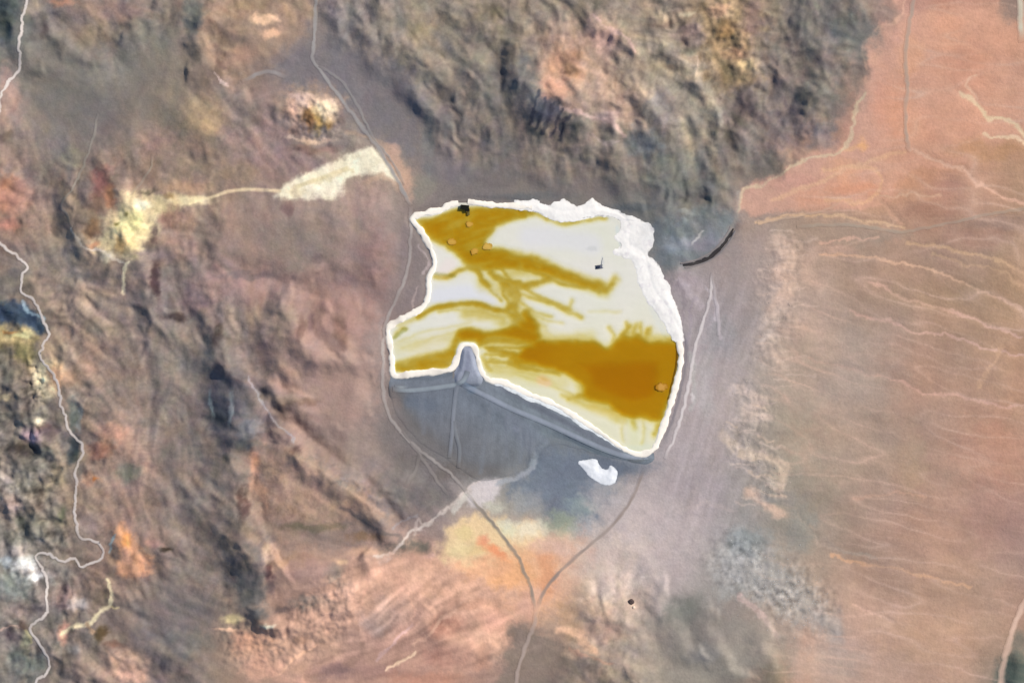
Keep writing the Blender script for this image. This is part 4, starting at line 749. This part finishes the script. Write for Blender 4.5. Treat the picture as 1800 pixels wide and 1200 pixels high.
# lumpy white crusts
white = soil_mat('white_salt_crust', scale=.12, bump=.3, vary=.03, rough_=.8, dist=1.0)
def crust_patch(name, pts, h, col, label, cat_, rag_=5, seed=0, wl_=12, shade=None, base=0.0, kind=None, n=3):
    xs = [p[0] for p in pts]; ys = [p[1] for p in pts]
    gx = np.arange(min(xs)-12, max(xs)+12, 1.5); gy = np.arange(min(ys)-12, max(ys)+12, 1.5); A, Bq = np.meshgrid(gx, gy)
    mp = Map(gx, gy, A+rag_*fbm(A, Bq, wl_, 3, 1300+seed, .6), Bq+rag_*fbm(A, Bq, wl_, 3, 1310+seed, .6), 8)
    q, d = mp.poly(pts, 30, n); E = np.full(A.shape, -99.); E[q] = d
    g = np.maximum(base+.3, blur(hat(A, Bq), 12)) if base is not None else hat(A, Bq)
    k = sst(-1, 12, E)
    Z = g + h*k*(.6+.55*fbm(A, Bq, 26, 3, 1320+seed, .5)) - 1.0*(1-sst(-2, 1, E))+.15
    en_ = (E+3*fbm(A, Bq, 9, 3, 1350+seed, .6)); cc = np.ones(A.shape+(3,))*hx(col)*(1-.05*sst(.1, .6, fbm(A, Bq, 30, 3, 1360+seed)))[..., None]*(1+.03*fbm(A, Bq, 16, 3, 1330+seed, .6))[..., None]
    if shade is not None:
        mm = sst(.1, .5, fbm(A, Bq, 15, 3, 1340+seed, .6))[..., None]*.6; cc = cc*(1-mm)+hx(shade)*mm
    dm = ((1-sst(-1.5, 2.5, en_))*.6)[..., None]*(hat(A, Bq) > -.5)[..., None] if base is not None else ((1-sst(-1.5, 2.5, en_))*.6)[..., None]; cc = cc*(1-dm)+cat(A, Bq)*dm
    return tag(grid_sub(E > -2.2, A, Bq, Z, name, white, np.clip(cc, 0, 252)), label, cat_, kind=kind)
crust_patch('salt_crust', [(905,352),(920,353),(935,349),(948,354),(962,359),(975,355),(992,350),(1006,357),(1015,362),(1030,356),(1040,347),(1050,355),(1062,362),(1085,369),(1102,376),(1120,384),(1118,394),(1095,392),(1078,382),(1060,380),(1035,383),(1010,389),(985,390),(965,384),(945,374),(925,370),(905,367)], 1.8, 'fbf6ee', 'lumpy white salt crust along the north shore below the dark hillside', 'salt crust', 4, 1)
crust_patch('salt_crust', [(1092,384),(1110,382),(1135,390),(1147,398),(1150,412),(1147,432),(1139,446),(1145,452),(1158,464),(1164,476),(1168,490),(1178,500),(1182,520),(1192,545),(1200,575),(1202,598),(1186,600),(1173,580),(1156,553),(1137,529),(1124,502),(1118,478),(1110,458),(1090,451),(1076,442),(1092,432),(1080,418),(1090,405)], 1.5, 'fbf6ee', 'wide ragged white salt crust at the northeast corner and upper east shore', 'salt crust', 4, 2, shade='e2dbda')
crust_patch('salt_crust', [(868,670),(900,678),(930,692),(965,705),(1000,723),(1030,742),(1062,763),(1095,785),(1120,797),(1112,801),(1085,790),(1060,775),(1038,760),(1020,752),(1002,736),(985,728),(962,719),(945,709),(928,708),(912,696),(890,686),(872,677)], 2.4, 'eef1f0', 'ragged white salt crust along the slanting face of the grey dam', 'salt crust', 4, 3)
crust_patch('white_heap', [(1016,812),(1030,808),(1046,806),(1052,812),(1058,822),(1068,824),(1072,818),(1082,822),(1086,832),(1082,848),(1070,853),(1055,850),(1040,840),(1028,828)], 3.0, 'f2f3f4', 'hook shaped white heap on grey ground below the dam', 'heap', 2.2, 4, base=None)

# ------------------------------------------------------------------ dam: a body with a crest and a spur, tracks lie on it
dg_x = np.arange(684, 1160, 1.8); dg_y = np.arange(600, 862, 1.8); DX, DY = np.meshgrid(dg_x, dg_y)
md = Map(dg_x, dg_y, DX+3*fbm(DX, DY, 24, 3, 1500), DY+3*fbm(DX, DY, 24, 3, 1501), 5)
q, d = md.poly([(687,661),(760,657),(786,655),(800,645),(806,622),(815,611),(831,611),(838,632),(847,660),(880,674),(930,697),(1000,728),(1060,768),(1115,802),(1148,801),(1137,815),(1092,809),(1050,799),(1010,788),(980,782),(958,790),(940,806),(922,826),(880,840),(845,845),(812,828),(780,805),(740,780),(708,745),(690,712)], 60, 3)
ED = np.full(DX.shape, -99.); ED[q] = d
mp0 = Map(dg_x, dg_y, DX, DY)
q, d, _ = mp0.line([(688,685),(740,684),(800,676),(835,684),(850,692),(900,718),(960,742),(1010,765),(1060,788),(1112,805),(1160,815)], 400, 3)
CD = np.full(DX.shape, 400.); CD[q] = np.minimum(d, 400)
side = np.where(DY > np.interp(DX, [688,740,800,850,900,960,1010,1060,1112,1160], [685,684,678,692,718,742,765,788,805,815]), 1, -1)
top = 2.4
ZD = np.where(side > 0, top - np.clip(CD-5, 0, 200)*(.12+.40*sst(930, 1010, DX)), top - np.clip(CD-5, 0, 60)*.14)
rill = fbm(DX*2.0, DY*.35, 16, 3, 1510, .6)*sst(8, 40, CD)*(side > 0)
ZD = ZD + .9*rill + .25*fbm(DX, DY, 12, 3, 1520, .6)
gnd = hat(DX, DY); ZD = np.maximum(ZD, gnd+.5)*sst(-3, 3, ED) + (gnd-.6)*(1-sst(-3, 3, ED))
dc = np.ones(DX.shape+(3,))*hx('757b84')
dc = dc + sst(20, 90, CD)[..., None]*(side > 0)[..., None]*np.array([0, -5, -10]) + (sst(760, 960, DX))[..., None]*np.array([4, 6, 4])
dc *= (1+.07*fbm(DX*1.8, DY*.4, 18, 3, 1530, .6)+.05*fbm(DX, DY, 10, 3, 1531, .6))[..., None]
def dput(pts, wd, col, a):
    q, d, _ = md.line(pts, wd*1.6); mm = ((1-sst(.15, 1, d/wd))*a)[..., None]; dc[q] = dc[q]*(1-mm)+hx(col)*mm
dput([(695,700),(705,730),(740,770),(790,815),(830,835),(870,838)], 34, '6c6662', .7); dput([(690,690),(700,712)], 14, '7a706c', .7); dput([(823,675),(828,682)], 13, '64788c', .7)
dput([(880,676),(900,690),(940,712),(1000,745),(1090,795)], 9, '686c76', .7); dput([(700,664),(760,664),(800,655)], 6, '646c74', .7); dput([(905,752),(910,756)], 7, '9ca0ac', .6)
dput([(960,760),(1010,785),(1060,800)], 16, '869092', .6); dput([(720,705),(760,712)], 18, '6c7480', .6); dput([(940,790),(900,740)], 22, '80848e', .5); dput([(1110,810),(1125,806)], 10, '6c7072', .7)
fb = ((1-sst(0, 26, ED+6*fbm(DX, DY, 20, 3, 1550)))*(CD > 14)*(side > 0))[..., None]*.85; dc = dc*(1-fb)+cat(DX, DY)*fb
face = soil_mat('grey_dam_fill', scale=.2, bump=.5, vary=.06, dist=.8)
dc *= (1+.10*fbm(DX*1.3, DY*.7, 40, 4, 1540, .6)*1.0)[..., None]; dput([(850,700),(905,735),(960,775)], 10, '868c96', .4); dput([(860,720),(850,790),(845,830)], 7, '80848a', .45); dput([(890,730),(890,800)], 6, '82868e', .4); dput([(740,700),(745,760)], 7, '7c8088', .35); dput([(920,745),(915,810)], 7, '80868e', .4)
dam = tag(bpy.data.objects.new('tailings_dam', None), 'blue grey earth dam closing the south side of the amber pond', 'dam')
dam.location = W(900, 740, 0); COL.objects.link(dam); bpy.context.view_layer.update()
def child(o, par):
    o.parent = par; o.matrix_parent_inverse = par.matrix_world.inverted(); return o
o = grid_sub((ED > -3) & ~((DX > 796) & (DX < 846) & (DY < 664)), DX, DY, ZD, 'embankment', face, dc); child(o, dam)
# spur reaching into the water
gx = np.arange(794, 850, 1.2); gy = np.arange(606, 690, 1.2); A, Bq = np.meshgrid(gx, gy)
mp = Map(gx, gy, A, Bq); q, d = mp.poly([(808,618),(814,609),(828,609),(834,620),(840,640),(850,666),(842,682),(800,680),(796,662),(804,645)], 30, 4)
E = np.full(A.shape, -99.); E[q] = d
Z = 5.6*sst(-1, 10, E)+.3*fbm(A, Bq, 9, 3, 1600)-.4; sc = np.ones(A.shape+(3,))*hx('9a9fac')*(1+.06*fbm(A, Bq, 9, 3, 1610))[..., None]
wv = np.exp(-((A-822+.15*(Bq-640))/6)**2)[..., None]; sc = sc*(1-.5*wv)+hx('777a8c')*.5*wv; ww = sst(655, 685, Bq)[..., None]; sc = sc*(1-ww)+hx('757b84')*ww
child(grid_sub(E > -1.5, A, Bq, Z, 'spur', face, sc), dam)
def dam_z(x, y):
    i = np.clip(((np.asarray(x)-dg_x[0])/1.8).astype(int), 0, len(dg_x)-1); j = np.clip(((np.asarray(y)-dg_y[0])/1.8).astype(int), 0, len(dg_y)-1)
    z = np.maximum(ZD[j, i], hat(x, y)); i = np.clip(((np.asarray(x)-gx[0])/1.2).astype(int), 0, len(gx)-1); j = np.clip(((np.asarray(y)-gy[0])/1.2).astype(int), 0, len(gy)-1)
    inn = (np.asarray(x) > gx[0]) & (np.asarray(x) < gx[-1]) & (np.asarray(y) > gy[0]) & (np.asarray(y) < gy[-1])
    return np.where(inn, np.maximum(z, Z[j, i]), z)
def dtrack(pts, wd, col, name='track', label=None, parent=None, seed=0, a=.8):
    C0 = resample(pts, 2.5); P_, Nn = frame(C0); n = len(P_); V = []; cc = []
    fd = np.minimum(1, np.minimum(np.arange(n), np.arange(n)[::-1])/6.0)
    for o_, l_, al in ((-.8, .1, 0), (-.45, .35, .7), (0, .5, 1), (.45, .35, .7), (.8, .1, 0)):
        x = P_[:, 0]+Nn[:, 0]*o_*wd; y = P_[:, 1]+Nn[:, 1]*o_*wd
        V.append(W(x, y, dam_z(x, y)+l_+.25)); i = np.clip(((x-dg_x[0])/1.8).astype(int), 0, len(dg_x)-1); j = np.clip(((y-dg_y[0])/1.8).astype(int), 0, len(dg_y)-1)
        aa = np.clip(al*a*fd*(1+.5*fbm(x, y, 30, 3, 1700+seed)), 0, 1)[:, None]; cc.append(dc[j, i]*(1-aa)+hx(col)*aa)
    V = np.stack(V, 1).reshape(-1, 3); cc = np.stack(cc, 1).reshape(-1, 3); i = np.arange(n-1)[:, None]*5+np.arange(4)[None, :]
    F = np.stack([i, i+1, i+6, i+5], -1).reshape(-1, 4); a_ = V[F[0]]
    if np.cross(a_[1]-a_[0], a_[2]-a_[0])[2] < 0: F = F[:, ::-1]
    o = mesh_obj(name, V, F, road_m, cc)
    if parent: child(o, parent)
    else: tag(o, kind='structure', label=label)
dtrack([(690,684),(715,686),(745,684),(775,680),(805,675),(816,667),(822,652)], 6, '98a1a6', label='pale track on the western dam crest', seed=1)
dtrack([(812,674),(835,686),(860,698),(900,718),(960,743),(1010,766),(1060,788),(1110,803),(1150,801)], 6.5, '9aa0ac', label='long pale track on the slanting dam crest', seed=2)
dtrack([(803,676),(800,700),(797,730),(795,760),(790,805)], 5, '8e929a', label='pale haul track down the dam face', seed=3, a=.7)
dtrack([(797,740),(802,765),(808,790),(806,822)], 4.5, '868a8e', label='faint branch track low on the dam face', seed=4, a=.6)
dtrack([(694,680),(706,681),(718,680)], 5, 'aab2b2', label='short pale pull-off at the west end of the dam', seed=5, a=.9)

# ------------------------------------------------------------------ diversion channel
chan = tag(bpy.data.objects.new('diversion_channel', None), 'thin curved dark drainage channel east of the grey slag', 'channel'); chan.location = W(1245, 440, 0); COL.objects.link(chan)
bpy.context.view_layer.update()
dark = soil_mat('dark_wet_lining', scale=.4, bump=.4, vary=.1, rough_=.5, color=flat_col('3c3838'), dist=.3)
o = ribbon('lining', CH, [-3.2, -2.2, -1.1, 0, 1.1, 2.2, 3.2], [.7, .5, .35, .3, .35, .5, .7], dark, '443d3d', [1]*7, step=2, jit=.5, wander=3.5, taper=True, seed=50, fade=False, wl_=14); child(o, chan)
lip = soil_mat('channel_bank_soil', scale=.4, bump=.4, vary=.08, color=flat_col('8a8280'), dist=.3)
for s_ in (-1, 1):
    pts = [(x+s_*5.6*.72, y+s_*5.6*.62) for x, y in CH]
    o = ribbon('bank', pts, [-1.6, -.8, 0, .8, 1.6], [.3, .9, 1.2, .9, .3], lip, '8a8280', [1]*5, step=2, jit=.2, seed=52, fade=False, wl_=14); child(o, chan)

# ------------------------------------------------------------------ small things
def plain(name, col, rough_=.6, metal=0, vary=.06, scale=.6):
    m = soil_mat(name, scale=scale, bump=.15, vary=vary, rough_=rough_, color=flat_col(col), dist=.1); m.node_tree.nodes['Principled BSDF'].inputs['Metallic'].default_value = metal; return m
def boxes(name, parts, mat, parent, bevel=.12):
    """parts: (cx, cy, cz, sx, sy, sz, rotz) in the thing's own metres; one mesh"""
    import bmesh
    bm = bmesh.new()
    for cx, cy, cz, sx, sy, sz, r in parts:
        g = bmesh.ops.create_cube(bm, size=1)['verts']; c, s_ = math.cos(r), math.sin(r)
        for v in g:
            x, y, z = v.co.x*sx, v.co.y*sy, v.co.z*sz; v.co = (cx+x*c-y*s_, cy+x*s_+y*c, cz+z)
    if bevel: bmesh.ops.bevel(bm, geom=list(bm.edges), offset=bevel, segments=1, affect='EDGES')
    me = bpy.data.meshes.new(name); bm.to_mesh(me); bm.free(); me.materials.append(mat)
    o = bpy.data.objects.new(name, me); COL.objects.link(o); o.parent = parent; return o
def tube(name, P_, r, mat, parent, seg=10):
    P_ = np.array(P_, float); n = len(P_); T = np.gradient(P_, axis=0); T /= np.linalg.norm(T, axis=1)[:, None]
    up = np.array([0, 0, 1.]); V = []
    for p, t in zip(P_, T):
        a = np.cross(t, up); a = a/(np.linalg.norm(a)+1e-9) if np.linalg.norm(a) > 1e-3 else np.array([1., 0, 0]); b = np.cross(a, t)
        for k in range(seg): V.append(p+r*(math.cos(2*math.pi*k/seg)*a+math.sin(2*math.pi*k/seg)*b))
    F = [[i*seg+k, i*seg+(k+1) % seg, (i+1)*seg+(k+1) % seg, (i+1)*seg+k] for i in range(n-1) for k in range(seg)]
    return mesh_obj(name, np.array(V), F, mat, parent=parent)
def empty(name, x, y, z, label, cat_, rz=0, group=None):
    e = bpy.data.objects.new(name, None); e.location = W(x, y, z); e.rotation_euler = (0, 0, rz); COL.objects.link(e); return tag(e, label, cat_, group)
dk = plain('dark_steel', '15170f', .55); dk2 = plain('dark_tarpaulin', '1c1e18', .8); gy_ = plain('weathered_metal', '4c5058', .5, .3); lt = plain('pale_metal', '8a8f98', .5, .3)
# intake at the north-west shore: a dark roofed box with a walkway and a pipe, a wedge of wet dark mud behind
t = empty('intake_house', 817, 364.5, 1.6, 'black intake shed at a gap in the north shore berm', 'shed', -.1)
boxes('roof', [(0, 0, 3.3, 15, 8, .7, 0), (5, -4.2, 3.0, 8, 5, .6, .25)], dk, t)
boxes('wall', [(0, 3.4, 0, 13.6, .5, 6, 0), (0, -3.4, 0, 13.6, .5, 6, 0), (-6.6, 0, 0, .5, 6.3, 6, 0), (6.6, 0, 0, .5, 6.3, 6, 0)], dk2, t)
boxes('walkway', [(7.4, -9.5, .2, 4.2, 7.5, .5, .1)], plain('brown_deck', '6a5f33', .8), t)
boxes('post', [(5.8, -12.4, -1.4, .6, .6, 3, 0)], gy_, t); boxes('post', [(9, -12.4, -1.4, .6, .6, 3, 0)], gy_, t)
# pump raft out on the pale flat
t = empty('pump_raft', 1053, 469, .2, 'small dark slate pump raft alone on the pale flat', 'raft', .12)
boxes('deck', [(0, 0, .9, 11, 6.5, .5, 0)], plain('slate_deck', '626674', .7), t)
tube('pontoon', [(-6.4, -2.2, .2), (-5.6, -2.2, .35), (5.6, -2.2, .35), (6.4, -2.2, .2)], .75, gy_, t); tube('pontoon', [(-6.4, 2.2, .2), (-5.6, 2.2, .35), (5.6, 2.2, .35), (6.4, 2.2, .2)], .75, gy_, t)
boxes('pump_housing', [(-1, 0, 2.1, 4.6, 3.6, 2.0, 0), (-1, 0, 3.3, 5.2, 4.2, .4, 0)], plain('slate_steel', '343a48', .5), t)
tube('pipe', [(1.2, .2, 1.8), (3, .4, 1.8), (4.6, 2, 1.4), (5.2, 5, .6), (6.4, 10, .3), (8.5, 15, .25)], .35, lt, t)
# lone dark boulder with a pale one at its foot
def rock(name, r, mat, parent=None, seed=0, sq=(1, 1, .7)):
    import bmesh
    bm = bmesh.new(); bmesh.ops.create_icosphere(bm, subdivisions=3, radius=1)
    co = np.array([v.co[:] for v in bm.verts]); f = 1+.38*fbm(co[:, 0]*1+co[:, 2]*.7+seed*3.1, co[:, 1]*1-co[:, 2]*.6, .9, 3, 1900+seed, .6)
    for v, c, k in zip(bm.verts, co, f): v.co = (c[0]*k*r*sq[0], c[1]*k*r*sq[1], c[2]*k*r*sq[2])
    me = bpy.data.meshes.new(name); bm.to_mesh(me); bm.free(); me.materials.append(mat)
    o = bpy.data.objects.new(name, me); COL.objects.link(o)
    if parent: o.parent = parent
    return o
o = rock('boulder', 5, plain('dark_rock', '5a4c48', .9, 0, .2), seed=3); o.location = W(1110, 1057, float(hat(1110, 1057))+1); tag(o, 'lone dark boulder on the pinkish flat south of the pond', 'boulder')
o = rock('boulder', 2.6, plain('pale_rock', 'ecd4bc', .9, 0, .1), seed=5); o.location = W(1114, 1067, float(hat(1114, 1067))+.6); tag(o, 'small cream boulder just below the lone dark boulder', 'boulder')
# islets in the amber water
EDGE_C = ['be8e34', 'bf9035', 'bc8c30', 'c29a44', 'a87418']
LAB = ['ochre islet just below the dark intake shed', 'ochre islet nearest the west berm', 'small ochre islet at the south of its cluster', 'palest yellow islet beside the pale flat', 'orange tan islet touching the east berm']
for k, (x, y, r, c) in enumerate(ISL):
    gx2 = np.arange(x-r*1.5, x+r*1.5, .8); gy2 = np.arange(y-r*1.5, y+r*1.5, .8); A, Bq = np.meshgrid(gx2, gy2)
    e = np.hypot((A-x)/1.25, Bq-y)/r + .4*fbm(A, Bq, 7, 3, 2000+k); Z2 = .16*(1-sst(.1, 1.15, e)) - .01
    tag(grid_sub(e < 1.08, A, Bq, Z2, 'islet', tail, hx(c)*(1-sst(.4, 1.05, e)[..., None])+hx(EDGE_C[k])*sst(.4, 1.05, e)[..., None]), LAB[k], 'islet', 'small dry islets in the amber water')

# loose stones too many to count on the stony ground
rng = np.random.default_rng(5)
def stones(name, areas, mats, label, seed):
    rng = np.random.default_rng(seed); base = np.array([(1,0,0),(-1,0,0),(0,1,0),(0,-1,0),(0,0,1),(0,0,-1)], float)
    FF = np.array([(0,2,4),(2,1,4),(1,3,4),(3,0,4),(2,0,5),(1,2,5),(3,1,5),(0,3,5)]); V = []; F = []; cc = []; n = 0
    for pts, wd, cnt, c0, c1 in areas:
        P_ = resample(pts, 4)
        for _ in range(cnt):
            p = P_[rng.integers(len(P_))]+rng.normal(0, wd, 2); r = rng.uniform(.4, 1.0)
            v = base*r*rng.uniform(.6, 1.25, (6, 1)); v[:, 2] *= .45; a = rng.uniform(0, 6.28); ca, sa = math.cos(a), math.sin(a)
            v = np.stack([v[:, 0]*ca-v[:, 1]*sa, v[:, 0]*sa+v[:, 1]*ca, v[:, 2]], -1)
            V.append(v+W(p[0], p[1], float(hat(p[0], p[1]))+.2*r)); F.append(FF+n); n += 6
            m_ = rng.random(); cc.append(np.repeat((hx(c0)*(1-m_)+hx(c1)*m_)[None], 6, 0))
    tag(mesh_obj(name, np.concatenate(V), np.concatenate(F), mats, np.concatenate(cc), shade=False), label, 'rubble', kind='stuff')
stones('rubble', [([(1290,985),(1340,1010),(1420,1070)], 24, 700, 'dcdad6', 'a4a4a0'), ([(1385,450),(1370,520),(1350,600)], 18, 200, 'e4ccbc', 'c4b0a4'), ([(1300,690),(1330,720),(1300,780),(1360,830),(1340,880)], 16, 260, 'e4d0c0', 'c0b0a4')], road_m, 'loose pale and dark stones strewn over the stony ground', 8)
